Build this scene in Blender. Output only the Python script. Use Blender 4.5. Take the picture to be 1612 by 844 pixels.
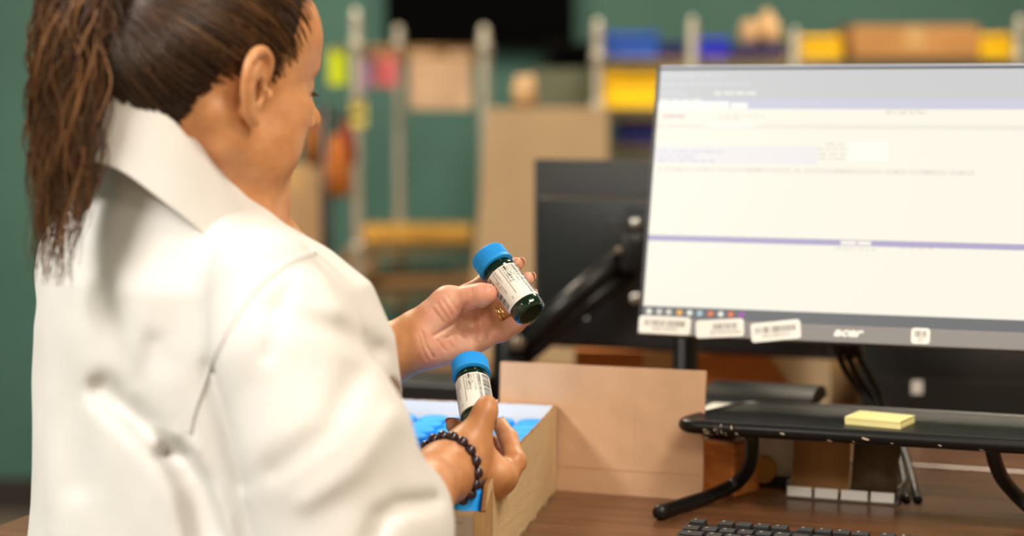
import bpy, bmesh, math, random
import numpy as np
from mathutils import Vector, Matrix

for _o in list(bpy.data.objects):
    bpy.data.objects.remove(_o)
SC = bpy.context.scene
COL = SC.collection
RND = random.Random(7)

# ------------------------------------------------------------------ camera
FPX = 2987.0                       # focal length in pixels of the 1612 x 844 frame
CAMZ = 1.23
PITCH = math.atan((422 - 155) / FPX)
cam_data = bpy.data.cameras.new('camera')
cam_data.lens = 85.0
cam_data.sensor_fit = 'HORIZONTAL'
cam_data.sensor_width = 85.0 * 1612 / FPX
cam_data.clip_start = 0.05
cam = bpy.data.objects.new('camera', cam_data)
COL.objects.link(cam)
cam.location = (0, 0, CAMZ)
cam.rotation_euler = (math.pi / 2 - PITCH, 0, 0)
cam_data.dof.use_dof = True
cam_data.dof.focus_distance = 1.995
cam_data.dof.aperture_fstop = 2.5
SC.camera = cam

# ------------------------------------------------------------------ world, light, exposure
SC.view_settings.view_transform = 'Standard'
SC.view_settings.look = 'None'
SC.view_settings.gamma = 1
SC.view_settings.use_curve_mapping = False
SC.view_settings.exposure = 0.0
world = bpy.data.worlds.new('world')
SC.world = world
world.use_nodes = True
world.node_tree.nodes['Background'].inputs[0].default_value = (0.75, 0.62, 0.48, 1)
world.node_tree.nodes['Background'].inputs[1].default_value = 0.15
CEIL = 2.75
# ceiling panels of the room: (x, y, size x, size y, watts, colour)
PANELS = [(-1.9, 0.55, 0.6, 1.2, 134, (1.0, 0.95, 0.885)),
          (0.95, 1.05, 0.6, 1.2, 46, (1.0, 0.89, 0.75)),
          (-0.95, 3.9, 0.6, 1.2, 54, (1.0, 0.86, 0.66)),
          (0.95, 3.9, 0.6, 1.2, 48, (1.0, 0.86, 0.66)),
          (-0.95, -1.3, 0.6, 1.2, 12, (1.0, 0.90, 0.78)),
          (0.95, -1.3, 0.6, 1.2, 62, (1.0, 0.90, 0.78))]
for px_, py_, sx_, sy_, w_, c_ in PANELS:
    ld = bpy.data.lights.new('panel_light', 'AREA')
    ld.shape = 'RECTANGLE'
    ld.size, ld.size_y, ld.energy, ld.color = sx_ - 0.04, sy_ - 0.04, w_, c_
    lo_ = bpy.data.objects.new('panel_light', ld)
    lo_.location = (px_, py_, CEIL - 0.045)
    COL.objects.link(lo_)

# ------------------------------------------------------------------ helpers
def V(*a):
    return Vector(a)

def P(px, py, Y):
    """the place at depth Y that stands at this pixel of the photograph"""
    u, v = (px - 806) / FPX, -(py - 422) / FPX
    c, s = math.cos(PITCH), math.sin(PITCH)
    dx, dy, dz = u, v * s + c, v * c - s
    t = Y / dy
    return Vector((dx * t, Y, CAMZ + dz * t))

def PZ(px, py, z):
    """the place at height z that stands at this pixel"""
    a = P(px, py, 1.0)
    k = (z - CAMZ) / (a.z - CAMZ)
    return Vector((a.x * k, k, z))

def lin(c):
    r = []
    for v in c[:3]:
        v = v / 255.0
        r.append(v / 12.92 if v <= 0.04045 else ((v + 0.055) / 1.055) ** 2.4)
    return (r[0], r[1], r[2], 1.0)

MATS = {}
def mat(name, col, rough=0.6, metal=0.0, var=0.0, vscale=20.0, vstretch=(1, 1, 1), bump=0.0, bscale=200.0, bstretch=None,
        emit=None, estr=1.0, trans=0.0, ior=1.45, sss=0.0, sheen=0.0, coat=0.0, col2=None, alpha=1.0, spec=0.5):
    if name in MATS:
        return MATS[name]
    m = bpy.data.materials.new(name)
    m.use_nodes = True
    nt = m.node_tree
    b = nt.nodes['Principled BSDF']
    b.inputs['Base Color'].default_value = lin(col)
    b.inputs['Roughness'].default_value = rough
    b.inputs['Metallic'].default_value = metal
    b.inputs['IOR'].default_value = ior
    b.inputs['Specular IOR Level'].default_value = spec
    b.inputs['Transmission Weight'].default_value = trans
    b.inputs['Coat Weight'].default_value = coat
    b.inputs['Sheen Weight'].default_value = sheen
    b.inputs['Alpha'].default_value = alpha
    if sss:
        b.inputs['Subsurface Weight'].default_value = sss
        b.inputs['Subsurface Radius'].default_value = (1.0, 0.35, 0.2)
        b.inputs['Subsurface Scale'].default_value = 0.006
    if emit:
        b.inputs['Emission Color'].default_value = lin(emit)
        b.inputs['Emission Strength'].default_value = estr
    tc = mp = None
    if var or col2 or bump:
        tc = nt.nodes.new('ShaderNodeTexCoord')
    if var or col2:
        mp = nt.nodes.new('ShaderNodeMapping')
        mp.inputs['Scale'].default_value = vstretch
        nt.links.new(tc.outputs['Object'], mp.inputs['Vector'])
        n = nt.nodes.new('ShaderNodeTexNoise')
        n.inputs['Scale'].default_value = vscale
        n.inputs['Detail'].default_value = 5
        nt.links.new(mp.outputs['Vector'], n.inputs['Vector'])
        r = nt.nodes.new('ShaderNodeValToRGB')
        a = lin(col)
        if col2:
            c2 = lin(col2)
        else:
            c2 = tuple(min(1, v * (1 + var)) for v in a[:3]) + (1,)
            a = tuple(v * (1 - var) for v in a[:3]) + (1,)
        r.color_ramp.elements[0].position, r.color_ramp.elements[1].position = 0.32, 0.68
        r.color_ramp.elements[0].color, r.color_ramp.elements[1].color = a, c2
        nt.links.new(n.outputs['Fac'], r.inputs['Fac'])
        nt.links.new(r.outputs['Color'], b.inputs['Base Color'])
    if bump:
        mp2 = nt.nodes.new('ShaderNodeMapping')
        mp2.inputs['Scale'].default_value = bstretch or (1, 1, 1)
        nt.links.new(tc.outputs['Object'], mp2.inputs['Vector'])
        n2 = nt.nodes.new('ShaderNodeTexNoise')
        n2.inputs['Scale'].default_value = bscale
        n2.inputs['Detail'].default_value = 4
        nt.links.new(mp2.outputs['Vector'], n2.inputs['Vector'])
        bp = nt.nodes.new('ShaderNodeBump')
        bp.inputs['Strength'].default_value = bump
        bp.inputs['Distance'].default_value = 0.002
        nt.links.new(n2.outputs['Fac'], bp.inputs['Height'])
        nt.links.new(bp.outputs['Normal'], b.inputs['Normal'])
    MATS[name] = m
    return m

class MB:
    """collects shapes, builds ONE mesh object"""
    def __init__(self):
        self.v, self.f, self.mi = [], [], []
        self.cur = 0
    def add(self, vs, fs):
        o = len(self.v)
        self.v += [tuple(x) for x in vs]
        for f in fs:
            self.f.append(tuple(i + o for i in f))
            self.mi.append(self.cur)
        return self
    def box(self, c, s, M=None, taper=1.0):
        x, y, z = s[0] / 2, s[1] / 2, s[2] / 2
        vs = []
        for k in (-1, 1):
            t = taper if k < 0 else 1.0
            for i, j in ((-1, -1), (1, -1), (1, 1), (-1, 1)):
                p = V(c[0] + i * x * t, c[1] + j * y * t, c[2] + k * z)
                vs.append(M @ p if M else p)
        return self.add(vs, [(3, 2, 1, 0), (4, 5, 6, 7), (0, 1, 5, 4), (1, 2, 6, 5), (2, 3, 7, 6), (3, 0, 4, 7)])
    def rbox(self, c, s, b, M=None, seg=2):
        bm = bmesh.new()
        bmesh.ops.create_cube(bm, size=1.0)
        for v in bm.verts:
            v.co = V(v.co.x * s[0], v.co.y * s[1], v.co.z * s[2])
        bmesh.ops.bevel(bm, geom=list(bm.edges), offset=b, segments=seg, profile=0.5, affect='EDGES')
        bm.verts.index_update()
        vs = [v.co + V(*c) for v in bm.verts]
        if M:
            vs = [M @ v for v in vs]
        fs = [tuple(v.index for v in f.verts) for f in bm.faces]
        bm.free()
        return self.add(vs, fs)
    def tube(self, pts, r, n=8, caps=True, closed=False, flat=None):
        pts = [V(*p) for p in pts]
        m = len(pts)
        rs = r if isinstance(r, (list, tuple)) else [r] * m
        vs, fs = [], []
        ref = None
        for i, p in enumerate(pts):
            if closed:
                d = pts[(i + 1) % m] - pts[i - 1]
            else:
                d = pts[min(i + 1, m - 1)] - pts[max(i - 1, 0)]
            d = d.normalized() if d.length > 1e-9 else V(0, 0, 1)
            if ref is None:
                ref = d.orthogonal().normalized()
            ref = (ref - d * ref.dot(d))
            ref = ref.normalized() if ref.length > 1e-6 else d.orthogonal().normalized()
            q = d.cross(ref)
            for k in range(n):
                a = 2 * math.pi * k / n
                vs.append(p + (ref * math.cos(a) + q * math.sin(a)) * rs[i])
        for i in range(m if closed else m - 1):
            j = (i + 1) % m
            for k in range(n):
                l = (k + 1) % n
                fs.append((i * n + k, i * n + l, j * n + l, j * n + k))
        if caps and not closed:
            fs.append(tuple(range(n - 1, -1, -1)))
            fs.append(tuple((m - 1) * n + k for k in range(n)))
        return self.add(vs, fs)
    def lathe(self, prof, n=32, M=None, ripple=None, caps=True):
        vs, fs = [], []
        for i, (r, z) in enumerate(prof):
            for k in range(n):
                a = 2 * math.pi * k / n
                rr = r + (ripple(i, k) if ripple else 0)
                p = V(rr * math.cos(a), rr * math.sin(a), z)
                vs.append(M @ p if M else p)
        for i in range(len(prof) - 1):
            for k in range(n):
                l = (k + 1) % n
                fs.append((i * n + k, i * n + l, (i + 1) * n + l, (i + 1) * n + k))
        if caps:
            fs.append(tuple(range(n - 1, -1, -1)))
            fs.append(tuple((len(prof) - 1) * n + k for k in range(n)))
        return self.add(vs, fs)
    def prism(self, poly, z0, z1, M=None):
        n = len(poly)
        vs = [V(x, y, z0) for x, y in poly] + [V(x, y, z1) for x, y in poly]
        if M:
            vs = [M @ v for v in vs]
        fs = [tuple(range(n - 1, -1, -1)), tuple(range(n, 2 * n))]
        fs += [(k, (k + 1) % n, n + (k + 1) % n, n + k) for k in range(n)]
        return self.add(vs, fs)
    def mesh(self, name, mats, smooth=False, angle=None):
        me = bpy.data.meshes.new(name)
        me.from_pydata(self.v, [], self.f)
        ms = mats if isinstance(mats, (list, tuple)) else [mats]
        for m in ms:
            me.materials.append(m)
        if len(ms) > 1:
            me.polygons.foreach_set('material_index', self.mi)
        if smooth or angle:
            me.polygons.foreach_set('use_smooth', [True] * len(me.polygons))
            if angle:
                me.set_sharp_from_angle(angle=math.radians(angle))
        me.update()
        return me
    def build(self, name, mats, parent=None, smooth=False, angle=None):
        return link(name, self.mesh(name, mats, smooth, angle), parent)

def link(name, me, parent=None, M=None):
    o = bpy.data.objects.new(name, me)
    COL.objects.link(o)
    if M is not None:
        o.matrix_world = M
    if parent is not None:
        o.parent = parent
        o.matrix_parent_inverse = Matrix.Identity(4)
    return o

def tag(o, label, cat, group=None, kind=None):
    if label:
        o['label'] = label
    if cat:
        o['category'] = cat
    if group:
        o['group'] = group
    if kind:
        o['kind'] = kind
    return o

def thing(name, label, cat, M=None, group=None):
    o = bpy.data.objects.new(name, None)
    o.empty_display_size = 0.05
    COL.objects.link(o)
    if M is not None:
        o.matrix_world = M
    return tag(o, label, cat, group)

def copy_thing(o, M, label=None):
    c = o.copy()
    COL.objects.link(c)
    c.matrix_world = M
    if label:
        c['label'] = label
    for ch in o.children:
        d = ch.copy()
        COL.objects.link(d)
        d.parent = c
        for g in ch.children:
            e = g.copy()
            COL.objects.link(e)
            e.parent = d
    return c

def struct(o):
    o['kind'] = 'structure'
    return o

def frame(o, x, y, z):
    """matrix with the given axes"""
    M = Matrix.Identity(4)
    for i, a in enumerate((x, y, z)):
        for k in range(3):
            M[k][i] = a[k]
    for k in range(3):
        M[k][3] = o[k]
    return M

def yawM(loc, deg):
    return Matrix.Translation(loc) @ Matrix.Rotation(math.radians(deg), 4, 'Z')

def text_mesh(body, size, shear=0.0, bold=0.0):
    cu = bpy.data.curves.new('txt', 'FONT')
    cu.body, cu.size, cu.shear = body, size, shear
    cu.offset = bold
    cu.resolution_u = 2
    ob = bpy.data.objects.new('txt', cu)
    me = bpy.data.meshes.new_from_object(ob)
    vs = [tuple(v.co) for v in me.vertices]
    fs = [tuple(p.vertices) for p in me.polygons]
    bpy.data.objects.remove(ob)
    bpy.data.curves.remove(cu)
    bpy.data.meshes.remove(me)
    return vs, fs

DZ = 0.757                          # desk height
YAW = -20.0                         # the desk's own axes
EX = V(math.cos(math.radians(20)), -math.sin(math.radians(20)), 0)
EY = V(math.sin(math.radians(20)), math.cos(math.radians(20)), 0)
EZ = V(0, 0, 1)
def desk(s, t, z=DZ):
    return EX * s + EY * t + EZ * z

# ------------------------------------------------------------------ the room
m_wall = mat('teal_wall_paint', (70, 108, 99), 0.75, var=0.10, vscale=2.5, bump=0.15, bscale=90)
m_wallside = mat('cream_wall_paint', (190, 172, 140), 0.8, var=0.05, vscale=3, bump=0.1, bscale=90)
m_floor = mat('vinyl_floor', (110, 100, 88), 0.45, var=0.15, vscale=6)
m_ceil = mat('ceiling_tile', (205, 200, 190), 0.9, bump=0.3, bscale=60)
m_base = mat('baseboard_rubber', (48, 42, 38), 0.6, var=0.1)
X0, X1, Y0, Y1 = -3.2, 3.2, -2.6, 5.6
struct(MB().box(((X0 + X1) / 2, (Y0 + Y1) / 2, -0.05), (X1 - X0, Y1 - Y0, 0.1)).build('floor', m_floor))
struct(MB().box(((X0 + X1) / 2, (Y0 + Y1) / 2, CEIL + 0.05), (X1 - X0, Y1 - Y0, 0.1)).build('ceiling', m_ceil))
struct(MB().box(((X0 + X1) / 2, Y1 + 0.05, CEIL / 2), (X1 - X0, 0.1, CEIL)).build('wall_back', m_wall))
struct(MB().box(((X0 + X1) / 2, Y0 - 0.05, CEIL / 2), (X1 - X0, 0.1, CEIL)).build('wall_front', m_wallside))
struct(MB().box((X0 - 0.05, (Y0 + Y1) / 2, CEIL / 2), (0.1, Y1 - Y0, CEIL)).build('wall_left', m_wall))
struct(MB().box((X1 + 0.05, (Y0 + Y1) / 2, CEIL / 2), (0.1, Y1 - Y0, CEIL)).build('wall_right', m_wallside))
struct(MB().box(((X0 + X1) / 2, Y1 - 0.008, 0.05), (X1 - X0, 0.016, 0.1)).build('baseboard_back', m_base))

m_panelframe = mat('light_frame_white', (225, 225, 220), 0.5)
m_diff = mat('light_diffuser', (255, 250, 240), 0.5, emit=(255, 246, 230), estr=1.2)
where = ['over the seated woman', 'over the monitor end of the desk', 'near the teal wall on the left',
         'near the teal wall on the right', 'behind the camera on the left', 'behind the camera on the right']
for (x, y, sx, sy, w_, c_), wh in zip(PANELS, where):
    t = thing('ceiling_light', 'rectangular ceiling light panel ' + wh, 'light', Matrix.Translation((x, y, CEIL)), 'ceiling light panels')
    f = MB()
    for s in (-1, 1):
        f.box((s * (sx / 2 - 0.01), 0, -0.015), (0.02, sy, 0.03))
        f.box((0, s * (sy / 2 - 0.01), -0.015), (sx - 0.04, 0.02, 0.03))
    f.build('frame', m_panelframe, t)
    MB().box((0, 0, -0.012), (sx - 0.04, sy - 0.04, 0.01)).build('diffuser', m_diff, t)

# ------------------------------------------------------------------ desks
m_wood = mat('dark_walnut_laminate', (86, 56, 36), 0.28, vscale=9, vstretch=(0.6, 6, 6), col2=(116, 78, 50), bump=0.03, bscale=120)
m_black = mat('black_plastic', (20, 20, 21), 0.42, var=0.1, bump=0.05, bscale=500)
m_blackmetal = mat('black_powder_coat', (22, 21, 21), 0.33, metal=0.2, bump=0.06, bscale=700)
m_steel = mat('chrome_steel', (190, 186, 178), 0.28, metal=0.9)
def make_desk(name, label, s0, s1, t0, t1, legs):
    t = thing(name, label, 'desk', yawM(desk((s0 + s1) / 2, (t0 + t1) / 2, 0), YAW))
    w, d = s1 - s0, t1 - t0
    MB().rbox((0, 0, DZ - 0.015), (w, d, 0.03), 0.004).build('desktop', m_wood, t)
    for i in (-1, 1):
        for j in (-1, 1):
            MB().box((i * (w / 2 - 0.06), j * (d / 2 - 0.06), (DZ - 0.03) / 2), (0.05, 0.05, DZ - 0.03)).build('leg', m_blackmetal, t)
    MB().box((0, d / 2 - 0.06, DZ - 0.07), (w - 0.17, 0.03, 0.07)).build('rail', m_blackmetal, t)
    return t
make_desk('desk', 'dark walnut desk under the bottle box and the keyboard', -1.25, 0.75, 1.66, 2.44, True)
make_desk('desk', 'dark walnut desk standing behind the front desk, under the turned-away monitor', -1.3, 0.75, 2.46, 3.2, True)
# ------------------------------------------------------------------ front monitor
TILT = math.radians(14)
MUP = EZ * math.cos(TILT) + EY * math.sin(TILT)
MN = EZ * math.sin(TILT) - EY * math.cos(TILT)         # towards the viewer of the screen
MBL = P(1004, 526, 2.346)
MW, MH = 0.535, 0.341
MM = frame(MBL, EX, MUP, MN)                            # local: x right, y up, z out of the screen
def mon_uv(px, py, z=0.0):
    d = P(px, py, 1.0) - V(0, 0, CAMZ)
    o = MBL + MN * z
    k = (o - V(0, 0, CAMZ)).dot(MN) / d.dot(MN)
    q = V(0, 0, CAMZ) + d * k - MBL
    return q.dot(EX), q.dot(MUP)
m_bezel = mat('bezel_textured_grey', (132, 131, 133), 0.55, var=0.06, vscale=900, bump=0.3, bscale=1500)
m_silver = mat('logo_silver', (238, 236, 234), 0.4)
m_sticker = mat('white_sticker_paper', (236, 233, 226), 0.55)
m_ink = mat('black_ink', (38, 36, 36), 0.7)
m_greyink = mat('grey_ink', (120, 118, 116), 0.7)
mon = thing('computer_monitor', 'large grey-bezelled computer monitor with lit white screen and barcode stickers', 'monitor', MM)
b = MB()
b.rbox((MW / 2, MH / 2, -0.012), (MW, MH, 0.02), 0.003)
b.rbox((MW / 2, MH / 2 - 0.01, -0.034), (MW * 0.72, MH * 0.62, 0.03), 0.012)
b.build('back_housing', m_black, mon, angle=40)
b = MB()
b.box((0.0022, MH / 2, -0.0005), (0.0044, MH, 0.005))
b.box((MW - 0.0022, MH / 2, -0.0005), (0.0044, MH, 0.005))
b.box((MW / 2, MH - 0.0015, -0.0005), (MW - 0.0088, 0.003, 0.005))
b.build('bezel_edge', m_black, mon)
MB().rbox((MW / 2, 0.0105, 0.0), (MW, 0.021, 0.006), 0.0012).build('lower_bezel', m_bezel, mon)
SX0, SX1, SY0, SY1 = 0.0044, MW - 0.0044, 0.021, MH - 0.003
def screen_mat(name, c, s=1.03):
    return mat('screen_' + name, tuple(v * 0.06 for v in c), 0.35, emit=c, estr=s, spec=0.3)
scr = MB()
smats = [screen_mat('page', (247, 242, 226)), screen_mat('header', (202, 203, 203)), screen_mat('lilac', (205, 204, 220)),
         screen_mat('bar', (176, 168, 200)), screen_mat('task', (112, 113, 114)), screen_mat('row', (238, 230, 218)),
         screen_mat('white', (250, 248, 238)), screen_mat('link', (239, 234, 231)), screen_mat('textgrey', (216, 210, 197)),
         screen_mat('red', (236, 180, 165)), screen_mat('blue', (196, 200, 226)), screen_mat('edge', (222, 226, 232)),
         screen_mat('orange', (240, 178, 84)), screen_mat('crimson', (228, 84, 70)), screen_mat('green', (96, 170, 120)),
         screen_mat('cyan', (170, 200, 205)), screen_mat('violet', (170, 90, 170)), screen_mat('pale', (226, 222, 205))]
IX = {m.name[7:]: i for i, m in enumerate(smats)}
def srect(x0, y0, x1, y1, c, lvl):
    scr.cur = IX[c]
    z = 0.0004 + 0.00008 * lvl
    x0, x1 = max(x0, SX0), min(x1, SX1)
    scr.add([(x0, y0, z), (x1, y0, z), (x1, y1, z), (x0, y1, z)], [(0, 1, 2, 3)])
def at(px, py):
    return mon_uv(px, py)
def prect(px0, py0, px1, py1, c, lvl):
    # rows of the page run level on the screen: heights are read at the left column of each item
    ax, ay = at(px0, py0)
    _, by = at(px0, py1)
    bx, _ = at(px1, py0)
    srect(ax, by, bx, ay, c, lvl)
HL = 1028
def yrow(py):
    return at(HL, py)[1]
def row(py0, py1, c, lvl, pxa=None, pxb=None):
    xa = SX0 if pxa is None else at(pxa, py0)[0]
    xb = SX1 if pxb is None else at(pxb, py0)[0]
    srect(xa, yrow(py1), xb, yrow(py0), c, lvl)
srect(SX0, SY0, SX1, SY1, 'page', 0)
row(104, 162, 'header', 1)
row(157, 171.5, 'lilac', 2)
row(104, 111, 'edge', 2)
row(160, 171.5, 'white', 3, 1036, 1148); row(162, 171.5, 'white', 3, 1151, 1177)
row(195, 202, 'row', 1); row(195, 199, 'white', 2, 1110, 1190)
row(228, 256, 'link', 0.5, None, 1290)
def textline(pxa, pxb, py, h, c, lvl=3, word=9):
    x, x1 = at(pxa, py)[0], at(pxb, py)[0]
    y = yrow(py)
    r = random.Random(int(pxa * 13 + py * 7))
    while x < x1:
        w = min(r.uniform(0.5, 1.4) * word / 1290, x1 - x)
        k = x
        while k < x + w - 0.0006:          # letters
            srect(k, y - h / 2600, min(k + 0.0011, x + w), y + h / 2600, c, lvl)
            k += 0.0018
        x += w + 0.0028
textline(1040, 1140, 119, 3, 'edge'); textline(1040, 1180, 133, 3, 'edge', 3, 14); textline(1046, 1084, 147, 4, 'edge', 3, 4)
textline(1125, 1190, 147, 5, 'white', 3, 12); textline(1040, 1105, 158, 4, 'white', 4, 12)
textline(1043, 1078, 183, 6, 'red', 3, 20); textline(1050, 1070, 183, 5, 'blue', 4, 20)
textline(1132, 1204, 182, 3, 'textgrey'); textline(1132, 1168, 187, 3, 'textgrey')
textline(1395, 1460, 171, 5, 'textgrey'); textline(1395, 1460, 177, 5, 'textgrey')
textline(1040, 1056, 217, 3, 'textgrey')
for i, (y, e) in enumerate(((238, 1140), (246, 1098), (253, 1126))):
    textline(1035, e, y, 3.5, 'blue', 3, 14)
for i, y in enumerate((225, 232, 240, 247)):
    textline(1300 - (0, 10, 10, 10)[i], 1332, y, 3.5, 'textgrey', 3, 12)
    row(y - 3, y + 3, 'white', 2, 1336, 1400)
x = 1036
for w in (6, 46, 32, 118, 12, 125, 36, 60, 40):
    row(262, 270, 'row', 2, x, x + w)
    textline(x + w * 0.4, x + w * 0.6, 266, 3.5, 'textgrey', 4, 10)
    x += w + 3
row(370, 379, 'bar', 2); row(371.5, 377.5, 'page', 3, 1324, 1349); row(371.5, 377.5, 'page', 3, 1351, 1372)
textline(1315, 1380, 384, 3, 'textgrey'); textline(1416, 1470, 380, 3, 'textgrey')
row(482, 503, 'task', 2)
for px, c in ((1022, 'pale'), (1038, 'textgrey'), (1053, 'textgrey'), (1070, 'orange'), (1086, 'pale'), (1102, 'cyan'), (1119, 'crimson'), (1135, 'pale'), (1151, 'crimson'), (1168, 'violet')):
    cx, cy = at(px, 491)[0], yrow(491 - 0.5)
    scr.cur = IX[c]
    n = 10
    scr.add([(cx + 0.0038 * math.cos(2 * math.pi * k / n), cy + 0.0038 * math.sin(2 * math.pi * k / n), 0.0008) for k in range(n)], [tuple(range(n))])
    if c in ('crimson', 'pale'):
        scr.cur = IX['orange' if c == 'crimson' else 'white']
        scr.add([(cx + 0.0018 * math.cos(2 * math.pi * k / n), cy + 0.0018 * math.sin(2 * math.pi * k / n), 0.0009) for k in range(n)], [tuple(range(n))])
scr.build('screen', smats, mon)
vs, fs = text_mesh('acer', 0.0150, shear=0.35, bold=0.0007)
cx, cy = mon_uv(1336, 525, 0.003)
wd = max(v[0] for v in vs)
MB().add([(v[0] * 1.25 - wd * 0.62 + cx, v[1] + cy - 0.0035, 0.0034) for v in vs], fs).build('logo', m_silver, mon)['label'] = 'silver maker lettering on the lower bezel'
# barcode stickers on the bezel (things stuck to it)
def rrect(w, h, r, n=4):
    pts = []
    for cx_, cy_, a0 in ((w / 2 - r, h / 2 - r, 0), (-w / 2 + r, h / 2 - r, 90), (-w / 2 + r, -h / 2 + r, 180), (w / 2 - r, -h / 2 + r, 270)):
        for k in range(n + 1):
            a = math.radians(a0 + 90 * k / n)
            pts.append((cx_ + r * math.cos(a), cy_ + r * math.sin(a)))
    return pts
def sticker(px, py, w, h, rot, label, txt, seed, bx0=-0.4, bx1=0.4):
    cx, cy = mon_uv(px, py, 0.004)
    M = MM @ Matrix.Translation((cx, cy, 0.0032)) @ Matrix.Rotation(math.radians(rot), 4, 'Z')
    t = thing('barcode_sticker', label, 'sticker', M, 'barcode stickers on the monitor bezel')
    MB().prism(rrect(w, h, 0.004), 0, 0.0004).build('paper', m_sticker, t)
    r = random.Random(seed)
    bc = MB()
    x = bx0 * w
    while x < bx1 * w:
        bw = r.choice((0.0006, 0.0006, 0.0011, 0.0016))
        bc.box((x, 0.0025, 0.0005), (bw, 0.0075, 0.0002))
        x += bw + r.choice((0.0007, 0.0011, 0.0016))
    bc.build('barcode', m_greyink, t)
    vs, fs = text_mesh(txt, 0.0062)
    wd = max(v[0] for v in vs)
    MB().add([(v[0] - wd / 2 + (bx0 + bx1) / 2 * w, v[1] - 0.0068, 0.0006) for v in vs], fs).build('lettering', m_greyink, t)
    return t
sticker(1046, 512, 0.066, 0.022, -0.5, 'white barcode sticker at the left corner of the large monitor bezel', '2A07102704', 3)
sticker(1133, 517, 0.060, 0.022, 5, 'white barcode sticker with a torn lower edge, second from the bezel corner', 'ZZ7A01010A4', 4, -0.15, 0.36)
sticker(1221, 521, 0.061, 0.0235, 8, 'white barcode sticker tilted on the bezel, nearest the left of the maker lettering', 'A221Z81DV1', 5)
sticker(1449, 529, 0.022, 0.019, 0, 'small white sticker on the bezel right of the maker lettering', '07', 6, -0.3, 0.3)

# arm and pole that carry the front monitor
pole = P(1079, 560, 2.6); pole.z = DZ
t = thing('monitor_stand_pole', 'black round pole carrying the large monitor, behind the cardboard sheet', 'stand', Matrix.Translation(pole))
MB().lathe([(0.045, 0), (0.045, 0.012), (0.02, 0.016), (0.0175, 0.02), (0.0175, 0.33), (0.015, 0.335)], 24).build('pole', m_blackmetal, t, angle=40)
mc = MBL + EX * MW / 2 + MUP * (MH / 2 - 0.01) - MN * 0.052
rel = mc - pole
a = MB()
a.tube([(0, 0, 0.26), (0.05, 0.05, 0.265), (rel.x - 0.02, rel.y + 0.05, rel.z), rel], 0.015, 12)
a.build('arm', m_blackmetal, t, smooth=True)
MB().lathe([(0.026, 0.235), (0.026, 0.29)], 20).build('clamp', m_black, t, angle=40)

# ------------------------------------------------------------------ rear monitor, seen from behind
BMo = P(843, 250, 2.95)
BW, BH = 0.475, 0.292
BMn = (EY * -1)
BM = frame(BMo, EX, EZ, BMn)      # x right, y up (0 is the top edge), z towards the camera
bm_ = thing('turned_away_monitor', 'dark computer monitor seen from behind, beside the large screen', 'monitor', BM)
m_back = mat('monitor_back_plastic', (52, 50, 49), 0.5, bump=0.25, bscale=40, bstretch=(0.2, 14, 1))
m_back2 = mat('monitor_back_dark', (30, 29, 29), 0.42, bump=0.05, bscale=300)
MB().rbox((BW / 2, -BH / 2, 0), (BW, BH, 0.018), 0.004).build('rear_shell', m_back, bm_, angle=40)
MB().rbox((BW / 2, -BH / 2 - 0.024, 0.02), (BW - 0.03, BH - 0.062, 0.03), 0.008).build('rear_housing', m_back2, bm_, angle=40)
MB().rbox((BW / 2, -0.0595, 0.035), (BW - 0.036, 0.004, 0.004), 0.001).build('housing_ridge', mat('ridge_grey', (96, 90, 78), 0.4), bm_)  # lighter grey strip paints the highlight along the housing's upper lip
g = MB()
for k in range(14):
    g.box((BW / 2 + (k - 6.5) * 0.012, -0.075, 0.0352), (0.005, 0.012, 0.0012))
g.build('vent_slots', m_black, bm_)
MB().box((0.079, -0.228, 0.0355), (0.036, 0.03, 0.001)).build('rating_label', m_sticker, bm_)
MB().box((-0.0, -BH / 2, -0.0105), (0.002, 0.002, 0.001)).build('screen_edge', m_black, bm_)
# its arm
t = thing('jointed_monitor_mount', 'black jointed monitor arm reaching up to the turned-away monitor', 'monitor mount', Matrix.Translation(P(803, 600, 2.80) * 1.0))
t.location.z = DZ
L0 = Vector(t.location)
def L(px, py, Y):
    return P(px, py, Y) - L0
MB().rbox(tuple(L(1003, 410, 2.83) + EY * 0.0), (0.085, 0.02, 0.125), 0.006, ).build('mount_plate', m_back2, t, angle=40)
a = MB()
a.tube([L(800, 560, 2.79), L(985, 395, 2.80)], 0.017, 12)
a.build('upper_link', m_blackmetal, t, smooth=True)
a = MB()
a.tube([L(812, 575, 2.80), L(990, 425, 2.81)], 0.013, 12)
a.build('lower_link', m_blackmetal, t, smooth=True)
for px, py in ((1000, 352), (1000, 470)):
    q = L(px, py, 2.816)
    MB().lathe([(0.0075, 0), (0.0075, 0.004), (0.004, 0.006)], 14, M=frame(q, V(1, 0, 0), V(0, 0, 1), V(0, -1, 0))).build('screw', m_steel, t, angle=40)
for px, py, r in ((975, 395, 0.006), (815, 540, 0.011)):
    q = L(px, py, 2.78)
    MB().lathe([(r, 0), (r, 0.006), (r * 0.6, 0.009)], 14, M=frame(q, V(1, 0, 0), V(0, 0, 1), V(0, -1, 0))).build('pivot_bolt', mat('pivot_grey', (120, 108, 92), 0.35, metal=0.6), t, angle=40)
MB().rbox(tuple(L(993, 398, 2.80)), (0.035, 0.045, 0.055), 0.008).build('tilt_joint', m_black, t, angle=40)
MB().lathe([(0.05, 0), (0.05, 0.015), (0.028, 0.02), (0.024, 0.16), (0.02, 0.165)], 20, M=Matrix.Translation((0, 0, 0))).build('base_post', m_blackmetal, t, angle=40)

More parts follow.
